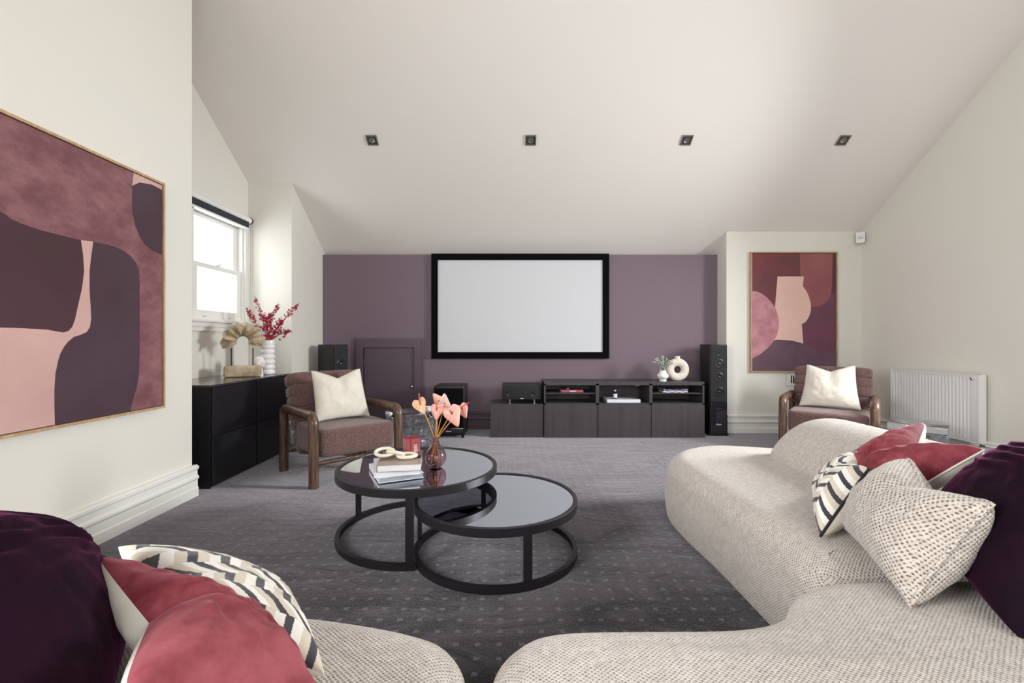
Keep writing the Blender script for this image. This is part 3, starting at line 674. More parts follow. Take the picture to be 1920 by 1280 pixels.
# ------------------------------------------------------------------ media cabinets
YM = 5.09
t = thing('low_cabinet', 'single low black-brown cabinet carrying the centre speaker', 'cabinet', (0.071, YM, 0))
b = MB(); b.box((-0.298, 0.018, 0), (0.298, 0.41, 0.374)); b.build('body', M_blackash, t, smooth=False)
b = MB(); b.box((-0.298, 0.0, 0.0), (0.298, 0.016, 0.365), 0.0015, 1); b.build('door', M_blackash, t, smooth=False)
t = thing('media_cabinet', 'long black-brown media cabinet with three open bays above three doors', 'cabinet', (1.273, YM, 0))
b = MB(); hw = 0.897; dd = 0.41; T = 0.018
b.box((-hw, 0, 0.602), (hw, dd, 0.622)); b.box((-hw, dd-0.008, 0), (hw, dd, 0.602))
b.box((-hw, 0.018, 0), (hw, dd-0.008, T)); b.box((-hw, 0.001, 0.366), (hw, dd-0.008, 0.384))
for x in (-hw, -hw/3-T, -hw/3, hw/3-T, hw/3, hw-T): b.box((x, 0.001, T), (x+T, dd-0.008, 0.602))
b.box((-hw, 0.001, 0.585), (hw, dd-0.01, 0.602))
b.build('carcass', M_blackash, t, smooth=False)
for k in range(3):
    c = -hw+hw/3+k*2*hw/3
    b = MB(); b.box((c-hw/3+0.003, -0.016, 0.003), (c+hw/3-0.003, 0.0, 0.368), 0.0015, 1); b.build('door', M_blackash, t, smooth=False)
    if k != 1:
        b = MB(); b.box((c-hw/3+T, 0.02, 0.485), (c+hw/3-T, dd-0.01, 0.499)); b.build('shelf', M_blackash, t, smooth=False)
b = MB(); b.box((0.13, 0.02, 0.572), (0.16, 0.05, 0.585)); b.box((0.165, 0.02, 0.575), (0.18, 0.05, 0.585)); b.build('hinge_fitting', M_cone, t, smooth=False)
ZM = 0.622
t = thing('centre_speaker', 'wide black centre speaker on four small feet on the low cabinet', 'speaker', (0.131, 5.12, 0.374))
b = MB(); b.box((-0.223, 0.015, 0.045), (0.223, 0.30, 0.215), 0.006, 2); b.build('cabinet', M_spk, t)
b = MB(); b.box((-0.215, 0.0, 0.05), (0.215, 0.015, 0.205), 0.005, 2); b.build('grille', M_grille, t)
for x in (-0.155, 0.115):
    b = MB(); b.lathe([(0.03, 0), (0.03, 0.003), (0.026, 0.003), (0.01, 0.001), (0.007, 0.005), (0, 0.006)], n=20)
    bmesh.ops.transform(b.bm, matrix=Matrix.Translation((x, 0.0, 0.11)) @ Matrix.Rotation(PI/2, 4, 'X'), verts=b.bm.verts); b.build('driver', MATS['dim_driver'], t)
for x in (-0.14, 0.14):
    for y in (0.03, 0.26):
        b = MB(); b.cyl((x, y, 0), (x, y, 0.046), 0.012, 12); b.build('foot', M_chrome, t)
b = MB(); b.box((-0.018, -0.002, 0.056), (0.018, 0.0, 0.062)); b.build('logo', M_logo, t)

def book(name, w_, d_, h_, mats, label, cat, loc, rz, group=None, spine_front=False):
    t = thing(name, label, cat, loc, rz, group); c = 0.0022
    b = MB(); b.box((-w_/2, -d_/2, 0), (w_/2, d_/2, c), 0.0006, 1); b.box((-w_/2, -d_/2, h_-c), (w_/2, d_/2, h_), 0.0006, 1)
    if spine_front: b.box((-w_/2, -d_/2, c), (w_/2, -d_/2+c, h_-c))
    else: b.box((-w_/2, -d_/2, c), (-w_/2+c, d_/2, h_-c))
    b.build('cover', mats[0], t, smooth=False)
    b = MB(); b.box((-w_/2+0.003, -d_/2+0.003, c), (w_/2-0.003, d_/2-0.004, h_-c)); b.build('pages', mats[1], t, smooth=False)
    return t
t = book('book', 0.25, 0.18, 0.026, (M_bookred, M_paper), 'rose-red book lying on the shelf of the left bay of the media cabinet', 'book', (0.70, 5.24, 0.4992), 0, spine_front=True)
b = MB(); b.box((-0.03, -0.0915, 0.008), (0.04, -0.09, 0.018)); b.build('title_label', M_logo, t, smooth=False)
t = thing('remote_control', 'small grey remote control lying on the rose-red book', 'remote control', (0.635, 5.26, 0.5254), math.radians(20))
b = MB(); b.box((-0.02, -0.06, 0), (0.02, 0.06, 0.014), 0.004, 2); b.build('body', M_cone, t)
b = MB()
for k in range(5):
    for j in (-1, 1): b.box((j*0.008-0.003, -0.045+k*0.018, 0.014), (j*0.008+0.003, -0.037+k*0.018, 0.016))
b.build('buttons', M_black, t, smooth=False)
book('boxed_book', 0.375, 0.27, 0.036, (M_bookwhite, M_paper), 'large flat white boxed book in the middle bay of the media cabinet', 'book', (1.28, 5.27, 0.3842), 0, spine_front=True)
t = thing('fragrance_bottle', 'small dark bottle with a white label standing on the white boxed book', 'bottle', (1.20, 5.22, 0.4204))
b = MB(); b.lathe([(0, 0), (0.024, 0), (0.025, 0.004), (0.025, 0.062), (0.02, 0.07), (0.011, 0.074), (0.011, 0.084)], n=24); b.build('bottle_body', mat('dark_glass', (30, 26, 30), 0.08, coat=1), t)
b = MB(); b.lathe([(0.0135, 0.084), (0.0135, 0.098), (0.0, 0.099)], n=16); b.build('cap', M_logo, t)
b = MB(); rows = [[(0.0256*math.sin(a), -0.0256*math.cos(a), z) for a in [(-1.1+2.2*i/12) for i in range(13)]] for z in (0.012, 0.056)]; b.grid(rows); b.build('paper_label', M_logo, t)
rnd2 = random.Random(3)
for k, (lab, colr) in enumerate((('glossy magazine in the right bay, lower of the two', (196, 196, 214)), ('curled glossy magazine in the right bay, upper of the two', (170, 160, 190)))):
    b = MB(); nx = 24; top = []; bot = []
    for i in range(nx+1):
        x = -0.14+0.28*i/nx; z = 0.003*math.sin(i*0.9+k*2)+0.003+ (0.012*(abs(x)/0.14)**3 if k else 0)
        top.append([(x, y, z+0.010) for y in (-0.10, 0.0, 0.10)]); bot.append([(x, y, z*0.5) for y in (0.10, 0.0, -0.10)])
    b.grid([tp+bt for tp, bt in zip(top, bot)], closeu=True, capends=True)
    o = b.build('magazine', mat('magazine_cover_%s' % ('lilac' if k else 'grey'), colr, 0.25, col2=(236, 236, 240) if not k else (120, 90, 110), nscale=14, stretch=(3, 1, 1)))
    o.location = (1.86, 5.23, 0.4993+k*0.0165); o.rotation_euler = (0, 0, 0.06*k); tag(o, lab, 'magazine', 'magazines in the right bay of the media cabinet')

# ring vase, round vase, sprig
t = thing('ring_vase', 'large off-white donut-shaped vase on the media cabinet', 'vase', (1.93, 5.26, ZM))
b = MB(); cz = 0.128; n = 64
rows = []
for i in range(n):
    a = 2*PI*i/n; oc = Vector((math.cos(a), 0, math.sin(a)))
    rm = 0.086; row = []
    for j in range(20):
        q = 2*PI*j/20; rr = rm+0.046*math.cos(q); p = oc*rr; p.y = 0.040*math.sin(q)
        p.z = max(p.z+cz, 0.0); row.append(p)
    rows.append(row)
b.grid(rows, closeu=True, closev=True); b.build('body', M_matte_cer, t, ang=80)
b = MB(); b.lathe([(0.042, 0.236), (0.03, 0.254), (0.028, 0.27), (0.030, 0.283), (0.024, 0.283), (0.02, 0.26)], n=28); b.build('neck', M_matte_cer, t)
t = thing('round_vase', 'small round white vase on the media cabinet beside the donut vase', 'vase', (1.735, 5.18, ZM))
b = MB(); b.lathe([(0, 0), (0.038, 0), (0.04, 0.014), (0.036, 0.018)]+[(0.036+0.028*math.sin(PI*i/12), 0.018+0.085*i/12) for i in range(1, 12)]+[(0.036, 0.103), (0.037, 0.125), (0.033, 0.125), (0.031, 0.10), (0.0, 0.09)], n=32); b.build('body', M_white_cer, t, ang=50)
rnd = random.Random(11)
V1 = Vector((1.735, 5.18, ZM+0.12))
t = thing('leaf_sprig', 'frosted sage green leafy sprigs in the small round white vase', 'foliage', V1)
bs = MB(); bl = MB()
for k in range(11):
    tx = -0.105+0.21*k/10; tip = Vector((tx, rnd.uniform(-0.05, 0.05), 0.085+rnd.uniform(0, 0.075)-abs(tx)*0.25))
    path = interp([(0, 0, -0.08), (tx*0.1, 0, 0), tip*0.5+Vector((0, 0, 0.02)), tip], 5); bs.tube(path, 0.0015, 5)
    for p in path[6:]:
        for s_ in range(4):
            d = Vector((rnd.gauss(0, 1), rnd.gauss(0, 0.8), rnd.gauss(0.5, 0.7))).normalized(); L_ = rnd.uniform(0.014, 0.026); sd = d.orthogonal().normalized()*L_*0.33
            c = Vector(p); bl.face([c, c+d*L_*0.5+sd, c+d*L_, c+d*L_*0.5-sd])
bs.build('stems', M_twig, t); bl.build('leaves', M_leafgreen, t, smooth=False)

# ------------------------------------------------------------------ acrylic side tables
def clear_mat(name, bump, tint):
    m = bpy.data.materials.new(name); m.use_nodes = True; nt = m.node_tree; N = nt.nodes; L = nt.links; b = N['Principled BSDF']
    b.inputs['Base Color'].default_value = rgba(tint); b.inputs['Transmission Weight'].default_value = 1; b.inputs['Roughness'].default_value = 0.02; b.inputs['IOR'].default_value = 1.49
    if bump:
        tc = N.new('ShaderNodeTexCoord'); n = N.new('ShaderNodeTexNoise'); n.inputs['Scale'].default_value = 11; n.inputs['Detail'].default_value = 5; n.inputs['Distortion'].default_value = 1.2
        L.new(tc.outputs['Object'], n.inputs['Vector']); bp = N.new('ShaderNodeBump'); bp.inputs['Strength'].default_value = bump; bp.inputs['Distance'].default_value = 0.05
        L.new(n.outputs['Fac'], bp.inputs['Height']); L.new(bp.outputs[0], b.inputs['Normal'])
    return m
M_clear = clear_mat('clear_acrylic', 0, (235, 240, 245)); M_wavy = clear_mat('wavy_acrylic', 0.9, (220, 226, 235))
def acrylic(loc, rz, label, s=0.18):
    t = thing('side_table', label, 'side table', loc, rz, 'clear acrylic block side tables')
    b = MB(); b.box((-s, -s, 0), (s, s, 0.345), 0.006, 2); b.build('block', M_wavy, t)
    b = MB(); b.box((-s-0.006, -s-0.006, 0.3455), (s+0.006, s+0.006, 0.40), 0.006, 2); b.build('top_slab', M_clear, t)
    return t
acrylic((-0.955, 4.42, 0.0005), math.radians(45), 'clear wavy acrylic block side table beside the left armchair')
acrylic((3.41, 3.80, 0.0005), math.radians(44), 'clear wavy acrylic block side table beside the radiator')
b = MB(); b.lathe([(0, 0), (0.028, 0), (0.03, 0.004), (0.03, 0.042), (0.027, 0.042), (0.027, 0.036), (0, 0.036)], n=24)
o = b.build('votive_candle', M_white_cer); o.location = (-0.80, 4.44, 0.401); tag(o, 'small white votive candle on the clear table by the left armchair', 'candle')

# ------------------------------------------------------------------ armchairs
def armchair(loc, rz, label):
    t = thing('armchair', label, 'armchair', loc, rz, 'channel-tufted armchairs with walnut frames')
    for s_ in (-1, 1):
        x = s_*0.35; r = 0.036; zt = 0.522; R = 0.06; path = [(x, -0.32, 0), (x, -0.32, zt-R)]
        for i in range(1, 8): a = PI/2*i/8; path.append((x, -0.32+R-R*math.cos(a), zt-R+R*math.sin(a)))
        path += [(x, -0.32+R, zt), (x, 0.0, zt+0.002), (x, 0.32-R, zt)]
        for i in range(1, 8): a = PI/2*i/8; path.append((x, 0.32-R+R*math.sin(a), zt-R+R*math.cos(a)))
        path += [(x, 0.32, zt-R), (x, 0.32, 0)]
        b = MB(); b.tube(path, r, 20); b.build('side_frame', M_wood, t, ang=60)
    b = MB(); b.cyl((-0.33, -0.30, 0.168), (0.33, -0.30, 0.168), 0.016, 14); b.build('front_rail', M_wood, t)
    b = MB(); b.cyl((-0.33, 0.28, 0.168), (0.33, 0.28, 0.168), 0.016, 14); b.build('rear_rail', M_wood, t)
    b = MB(); b.sell((0, -0.075, 0.312), (0.628, 0.55, 0.222), 0.22, 64, 40); b.build('seat', M_chairfab, t, ang=80)
    b = MB()
    path = interp([(0, 0.335, 0.745), (0, 0.295, 0.63), (0, 0.26, 0.52), (0, 0.235, 0.42), (0, 0.215, 0.335), (0, 0.16, 0.255), (0, 0.07, 0.215)], 12)
    # rolls at equal spacing along the curve
    acc = 0; nxt = 0.0; last = path[0]
    for i in range(len(path)):
        acc += (path[i]-last).length; last = path[i]
        if acc >= nxt-1e-6 and i < len(path)-1:
            tg = (path[min(i+1, len(path)-1)]-path[i]).normalized(); ang = math.atan2(tg.y, -tg.z)
            M = Matrix.Translation(path[i]) @ Matrix.Rotation(ang, 4, 'X')
            b.sell((0, 0, 0), (0.66 if acc < 0.3 else 0.628, 0.15, 0.118), 0.36, 56, 22, M=M); nxt += 0.094
    b.build('backrest', M_chairfab, t, ang=80)
    return t
armchair((-1.417, 3.814, 0), math.radians(44.3), 'walnut-framed armchair in mauve-brown fabric beside the black sideboard')
armchair((3.12, 4.45, 0), math.radians(-39), 'walnut-framed armchair in mauve-brown fabric below the portrait painting')

# ------------------------------------------------------------------ cushions
def geo_color(u, v):
    """tumbling blocks: zigzag columns of dark rhombs between cream and taupe parallelograms"""
    U = u*7.0; col = math.floor(U); fu = U-col; tri = fu if col % 2 else 1-fu
    k = v*4.6-0.42*tri-0.30*col-(0.12*fu); row = math.floor(k); fr = k-row
    if fr < 0.30: return lin((58, 57, 64))
    if fr < 0.65: return lin((232, 228, 220)) if (col+row) % 2 else lin((208, 198, 182))
    return lin((208, 198, 182)) if (col+row) % 2 else lin((236, 232, 226))
def cushion(name, label, cat, corners, puff, mats, chop=0.0, pinch=0.07, n=46, pipe=None, pipe_r=0.004, group=None, geo=False, wr=0.006, seed=0, crease=0.5, fold=0.0, pr=0.5, cw=0.30, gather=0.0, asym=0.0):
    """corners bl, br, tr, tl as seen from the front side; front = first material, back = second"""
    bl, br, tr, tl = [Vector(c) for c in corners]
    nrm = ((br-bl).cross(tl-bl)).normalized(); ctr = (bl+br+tr+tl)/4
    def base(u, v):
        uu = u*(1-pinch*(1-v*v)); vv = v*(1-pinch*(1-u*u))
        if chop and v > -0.6:
            f = ((v+0.6)/1.6)**1.6; vv -= chop*f*max(0, 1-abs(u)/0.85)**1.15
        s_, t_ = (uu+1)/2, (vv+1)/2
        return bl*(1-s_)*(1-t_)+br*s_*(1-t_)+tr*s_*t_+tl*(1-s_)*t_
    def surf(u, v, side):
        e = max(0, (1-u*u))**pr*max(0, (1-v*v))**pr
        th = puff*e*(1-asym*u)
        if chop: th *= 1-crease*math.exp(-(u/cw)**2)*max(0, (v+0.35)/1.35)**1.0
        if gather:
            th += gather*e*math.sin(v*30+u*2.5+noise.noise(Vector((u*1.3, v*1.5, seed)))*7)*max(0, min(1, 1.6*(v+0.15)))*(0.5+noise.noise(Vector((u*2.5, v*5, seed+3))))
        w_ = wr*e*(noise.noise(Vector((u*2.6+seed, v*2.6, side)))+0.6*noise.noise(Vector((u*6+seed, v*5, side*3))))
        return base(u, v)+nrm*(side*th+w_)
    def rem(i): 
        x = -1+2*i/n; return math.copysign(1-(1-abs(x))**1.25, x)
    b = MB(); bm = b.bm; F = []; uvs = []
    grid = {}
    for side in (1, -1):
        for i in range(n+1):
            for j in range(n+1):
                u, v = rem(i), rem(j); edge = i in (0, n) or j in (0, n)
                key = (i, j, 0 if edge else side)
                if key not in grid: grid[key] = bm.verts.new(surf(u, v, side if not edge else 0)-ctr)
    def g(i, j, side): return grid[(i, j, 0 if (i in (0, n) or j in (0, n)) else side)]
    for side in (1, -1):
        for i in range(n):
            for j in range(n):
                q = [g(i, j, side), g(i+1, j, side), g(i+1, j+1, side), g(i, j+1, side)]
                if side < 0: q.reverse()
                f = bm.faces.new(q); f.material_index = 0 if side > 0 else min(1, len(mats)-1)
    if geo:
        lay = bm.loops.layers.color.new('Col') if False else bm.loops.layers.float_color.new('Col')
        inv_ = {v: k for k, v in grid.items()}
        for f in bm.faces:
            ij = [inv_[l.vert] for l in f.loops]; cu = sum(rem(k[0]) for k in ij)/4; cv = sum(rem(k[1]) for k in ij)/4
            c = geo_color((cu+1)/2, (cv+1)/2)
            if f.material_index == 1: c = lin((214, 206, 194)) if int((cu+1)*4) % 2 else lin((232, 228, 220))
            for l in f.loops: l[lay] = (*c, 1)
    for f in bm.faces: f.smooth = True
    me = bpy.data.meshes.new(name); bm.to_mesh(me); bm.free()
    for m_ in mats: me.materials.append(m_)
    t = thing(name, label, cat, ctr, 0, group)
    o = bpy.data.objects.new('cushion_cover', me); C.objects.link(o); o.parent = t
    if pipe:
        N_ = 40; loop = []
        for (ua, va, ub, vb) in ((-1, -1, 1, -1), (1, -1, 1, 1), (1, 1, -1, 1), (-1, 1, -1, -1)):
            for k in range(N_):
                q = k/N_; loop.append(surf(ua+(ub-ua)*q, va+(vb-va)*q, 0)-ctr)
        b = MB(); b.tube(loop, pipe_r, 8, closed=True); b.build('piping', pipe, t)
    return t, surf, ctr

def loc2w(c, rz, p):
    return (c[0]+p[0]*math.cos(rz)-p[1]*math.sin(rz), c[1]+p[0]*math.sin(rz)+p[1]*math.cos(rz), p[2])
def stitched(surf, ctr, t):
    for u in (-1, 1):
        b = MB()
        for k in range(44):
            p = surf(u, -0.98+1.96*k/43, 0)-ctr; b.sell(p, (0.011, 0.011, 0.0045), 1, 6, 5)
        b.build('whip_stitching', M_piping, t)
c = (-1.417, 3.814); rz = math.radians(44.3)
t, sf, ct = cushion('chair_cushion', 'cream cushion with black stitched sides on the left armchair', 'cushion',
    [loc2w(c, rz, p) for p in ((-0.235, -0.045, 0.432), (0.235, -0.045, 0.432), (0.215, 0.10, 0.835), (-0.215, 0.10, 0.835))], 0.082, (M_cream, M_cream), chop=0.30, seed=3, pinch=0.06, crease=0.45, wr=0.008, cw=0.2)
stitched(sf, ct, t)
c = (3.12, 4.45); rz = math.radians(-39)
t, sf, ct = cushion('chair_cushion', 'cream cushion with black stitched sides on the right armchair', 'cushion',
    [loc2w(c, rz, p) for p in ((-0.25, -0.045, 0.432), (0.25, -0.045, 0.432), (0.20, 0.10, 0.84), (-0.20, 0.10, 0.84))], 0.08, (M_cream, M_cream), chop=0.26, seed=9, pinch=0.06, crease=0.4, wr=0.008, cw=0.2)
stitched(sf, ct, t)

# ------------------------------------------------------------------ sofa modules
def soft_block(name, outline, z0, z1, rt, rb, m, label, cat='sofa', crown=0.02, group=None, noise_amp=0.006, n=8):
    pts = interp_closed([(x, y, 0) for x, y in outline], n); k = len(pts)
    area2 = sum(pts[i].x*pts[(i+1) % k].y-pts[(i+1) % k].x*pts[i].y for i in range(k))
    if area2 < 0: pts.reverse()
    nm = []
    for i in range(k):
        t_ = (pts[(i+1) % k]-pts[i-1]).normalized(); nm.append(Vector((-t_.y, t_.x, 0)))   # inward for ccw
    cx = sum(p.x for p in pts)/k; cy = sum(p.y for p in pts)/k; ctr = Vector((cx, cy, 0))
    rows = []
    def ring(off, z):
        row = [p+nm[i]*off+Vector((0, 0, z)) for i, p in enumerate(pts)]
        for q in range(3 if off > 0.03 else 0): row = [(row[i-1]+row[i]*2+row[(i+1) % k])/4 for i in range(k)]
        return row
    for i in range(7):
        a = PI/2*i/6; rows.append(ring(rb*(1-math.sin(a)), z0+rb*0.9*(1-math.cos(a))))
    H = z1-z0
    for i in range(1, 5): rows.append(ring(-0.012*math.sin(PI*i/5), z0+rb*0.9+(H-rb*0.9-rt)*i/5))
    for i in range(13):
        a = PI/2*i/12; rows.append(ring(rt*(1-math.cos(a)), z1-rt+rt*math.sin(a)*0.92))
    last = rows[-1]; zl = z1-rt+rt*0.92
    for i in range(1, 15):
        q = i/15.0; f = 1-q; row = [ctr+(Vector((p.x, p.y, 0))-ctr)*f+Vector((0, 0, zl+ (z1-zl+crown)*math.sin(q*PI/2)**1.0)) for p in last]
        rows.append(row)
    for r in rows:
        for i, p in enumerate(r):
            if p.z > z0+0.05: p.z += noise_amp*noise.noise(Vector((p.x*3, p.y*3, 0)))
    b = MB(); V = b.grid(rows, closeu=True)
    cv = b.bm.verts.new((cx, cy, z1+crown))
    L_ = V[-1]
    for i in range(k): b.bm.faces.new((L_[i], L_[(i+1) % k], cv))
    b.bm.faces.new(list(reversed(V[0])))
    o = b.build(name, m, ang=80, loc=(cx, cy, z0)); tag(o, label, cat, group); return o
G = 'modules of the oatmeal woven sofa'
mod = soft_block('sofa_module', [(0.955, 1.42), (0.95, 1.7), (0.94, 2.1), (0.915, 2.45), (0.94, 2.74), (1.10, 2.97), (1.38, 3.07), (1.68, 3.0), (1.95, 2.85), (2.12, 2.55), (2.16, 2.1), (2.16, 1.7), (2.13, 1.42), (1.9, 1.375), (1.5, 1.37), (1.15, 1.375)],
    0.0, 0.412, 0.13, 0.07, M_boucle, 'oatmeal woven sofa module on the right, with a low backrest and rounded far end', crown=0.0, group=G)
soft_block('sofa_module', [(-0.050, 0.2), (-0.052, 0.6), (-0.050, 0.93), (-0.01, 1.05), (0.10, 1.115), (0.35, 1.125), (0.58, 1.14), (0.70, 1.19), (0.79, 1.28), (0.92, 1.335), (1.2, 1.35), (1.7, 1.35), (2.05, 1.32), (2.18, 1.2), (2.2, 0.7), (2.15, 0.2), (1.5, 0.12), (0.7, 0.12)],
    0.0, 0.415, 0.105, 0.05, M_boucle, 'oatmeal woven corner sofa module in the bottom right foreground', crown=0.01, group=G)
soft_block('sofa_module', [(-0.088, 0.2), (-0.088, 0.6), (-0.088, 0.92), (-0.12, 1.04), (-0.22, 1.105), (-0.45, 1.16), (-0.75, 1.2), (-1.05, 1.2), (-1.35, 1.15), (-1.5, 0.95), (-1.52, 0.6), (-1.5, 0.25), (-1.2, 0.12), (-0.6, 0.12)],
    0.0, 0.415, 0.10, 0.05, M_boucle, 'oatmeal woven sofa module at the bottom left below the geometric cushion', crown=0.0, group=G)
# low back bolster on the right module
b = MB(); rows = []
def bol(y, q, e):
    # cross-section: wide at the base, leaning outwards
    prof = [(1.50, 0.375), (1.485, 0.41), (1.50, 0.46), (1.56, 0.535), (1.64, 0.60), (1.73, 0.637), (1.83, 0.645), (1.93, 0.62), (2.01, 0.56), (2.05, 0.48), (2.05, 0.41), (2.03, 0.375)]
    return prof
pf = interp_closed([(x, z, 0) for x, z in bol(0, 0, 0)], 3)
cxp, czp = 1.80, 0.44
YN, YFar = 1.40, 2.72
ys = []
for i in range(15): a = PI/2*i/14; ys.append((YN+0.10*(1-math.sin(a)), 1))
rows = []
for i in range(11):
    a = PI/2*i/10; rows.append((YN+0.14*(1-math.cos(a)), 0.72+0.28*math.sin(a)))
for i in range(1, 14): rows.append((YN+0.14+(YFar-0.42-YN)*i/14, 1))
for i in range(15):
    a = PI/2*i/14; rows.append((YFar-0.22+0.22*math.sin(a)**0.8, 0.42+0.58*math.cos(a)**0.7 if i < 14 else 0.42))
G_ = []
for y, s_ in rows:
    G_.append([Vector((cxp+(p.x-cxp)*s_, y, 0.372+(p.y-0.372)*s_)) for p in pf])
b.grid(G_, closeu=True, capends=True)
em = thing('sofa_module', mod['label'], 'sofa', mod.location, 0, G)
mod.name = 'seat'
for k_ in ('label', 'category', 'group'): del mod[k_]
o = b.build('backrest', M_boucle, ang=80, loc=(1.8, 1.9, 0.40)); o.location = o.location-mod.location; o.parent = em; mod.parent = em; mod.location = (0, 0, 0)

# ------------------------------------------------------------------ scatter cushions
cushion('scatter_cushion', 'chunky beige woven cushion in front of the dark plum cushion on the right', 'cushion',
    [(1.16, 1.58, 0.435), (0.985, 1.12, 0.43), (1.165, 1.10, 0.685), (1.31, 1.50, 0.69)], 0.12, (M_boucle2, M_boucle2), chop=0.36, pipe=M_boucle2, pipe_r=0.006, seed=1, crease=0.5, wr=0.01, pr=0.42, cw=0.18, n=64)
cushion('scatter_cushion', 'rose-red velvet cushion with a cream back leaning on the right sofa backrest', 'cushion',
    [(1.36, 2.00, 0.46), (1.27, 1.60, 0.45), (1.50, 1.44, 0.735), (1.72, 1.90, 0.735)], 0.10, (M_red, M_cream), chop=0.55, pipe=M_cream, pipe_r=0.0035, seed=5, crease=0.7, pr=0.45, cw=0.13, n=80, wr=0.012)
cushion('scatter_cushion', 'geometric printed cushion with black piping on the right sofa module', 'cushion',
    [(1.28, 1.88, 0.44), (1.05, 1.54, 0.42), (1.26, 1.60, 0.63), (1.44, 1.86, 0.63)], 0.085, (M_geo, M_geo), chop=0.30, pipe=M_piping, pipe_r=0.0045, seed=7, geo=True, n=150, crease=0.3, pr=0.42)
cushion('scatter_cushion', 'large dark plum velvet cushion at the right edge behind the beige woven cushion', 'cushion',
    [(1.42, 1.52, 0.45), (1.115, 1.0, 0.43), (1.38, 0.92, 0.82), (1.58, 1.38, 0.76)], 0.13, (M_plum, M_plum), seed=2, pinch=0.0, pr=0.35, gather=0.010, n=90)
cushion('scatter_cushion', 'large rose-red velvet cushion with a cream back in the left foreground', 'cushion',
    [(-0.30, 0.74, 0.435), (-0.60, 1.03, 0.44), (-0.875, 0.97, 0.62), (-0.47, 0.56, 0.64)], 0.085, (M_red, M_cream), chop=0.36, seed=4, pinch=0.05, crease=0.72, pr=0.42, n=90, cw=0.11, asym=0.3, wr=0.014)
cushion('scatter_cushion', 'large geometric printed cushion lying behind the red cushion at the left', 'cushion',
    [(-0.36, 0.88, 0.435), (-0.60, 1.19, 0.44), (-1.0, 1.16, 0.555), (-0.60, 0.84, 0.56)], 0.075, (M_geo, M_geo), chop=0.15, seed=6, geo=True, n=150, pinch=0.04, crease=0.3, pr=0.42)
cushion('scatter_cushion', 'large dark plum velvet cushion at the left edge with gathered folds', 'cushion',
    [(-0.52, 0.46, 0.43), (-0.88, 1.03, 0.43), (-1.02, 1.02, 0.66), (-0.96, 0.48, 0.90)], 0.10, (M_plum, M_plum), seed=8, pinch=0.0, pr=0.35, gather=0.012, n=90)

# ------------------------------------------------------------------ coffee tables
def coffee(loc, R, H, bars, c_open, label):
    t = thing('coffee_table', label, 'coffee table', loc, 0, 'nesting round coffee tables')
    b = MB(); b.lathe([(R-0.022, H-0.006), (R-0.020, H), (R-0.002, H), (R, H-0.002), (R, H-0.038), (R-0.002, H-0.040), (R-0.022, H-0.040), (R-0.022, H-0.012)], n=120, cap=False); b.build('top_rim', M_matteblack, t)
    b = MB(); b.lathe([(0, H-0.012), (R-0.0225, H-0.012), (R-0.0225, H-0.005), (0, H-0.005)], n=120, cap=False); b.build('glass_top', M_glasstop, t, ang=30)
    b = MB(); n = 110; a0, a1 = c_open; rows = []
    for i in range(n+1):
        a = math.radians(a0+(a1-a0)*i/n); d = Vector((math.sin(a), -math.cos(a), 0))
        rows.append([d*(R-0.022)+Vector((0, 0, 0.0)), d*R+Vector((0, 0, 0.0)), d*R+Vector((0, 0, 0.032)), d*(R-0.022)+Vector((0, 0, 0.032))])
    b.grid(rows, closeu=True, capends=True); b.build('base_ring', M_matteblack, t)
    for a in bars:
        b = MB(); b.box((-0.02, -0.011, 0.032), (0.02, 0.0, H-0.040), 0.001, 1)
        bmesh.ops.transform(b.bm, matrix=Matrix.Rotation(math.radians(a), 4, 'Z') @ Matrix.Translation((0, -R+0.012, 0)), verts=b.bm.verts)
        b.build('leg', M_matteblack, t, smooth=False)
    return t
coffee((-0.52, 2.575, 0.0005), 0.443, 0.38, (6, -114, 126), (9, -236), 'taller round coffee table with smoked glass top carrying the books and vase')
coffee((-0.075, 2.352, 0.0005), 0.417, 0.28, (21.5, -98.5, 141.5), (0, 360), 'lower round coffee table with bare smoked glass top tucked under the taller one')
ZT_ = 0.3806
book('book', 0.225, 0.30, 0.026, (M_bookwhite, M_bookgrey), 'white-covered book at the bottom of the stack on the coffee table', 'book', (-0.61, 2.415, ZT_), math.radians(26), 'books stacked on the coffee table')
book('book', 0.225, 0.29, 0.026, (M_bookwhite, M_paper), 'white book in the middle of the stack on the coffee table', 'book', (-0.605, 2.405, ZT_+0.0264), math.radians(17), 'books stacked on the coffee table')
t = book('book', 0.215, 0.285, 0.034, (M_bookbrown, M_paper), 'book with a brown photographic cover on top of the coffee table stack', 'book', (-0.575, 2.395, ZT_+0.0528), math.radians(9), 'books stacked on the coffee table')
b = MB(); b.box((0.05, -0.03, 0.034), (0.10, 0.03, 0.0344)); b.build('cover_print', M_dark, t, smooth=False)
ZBK = ZT_+0.0528+0.0346
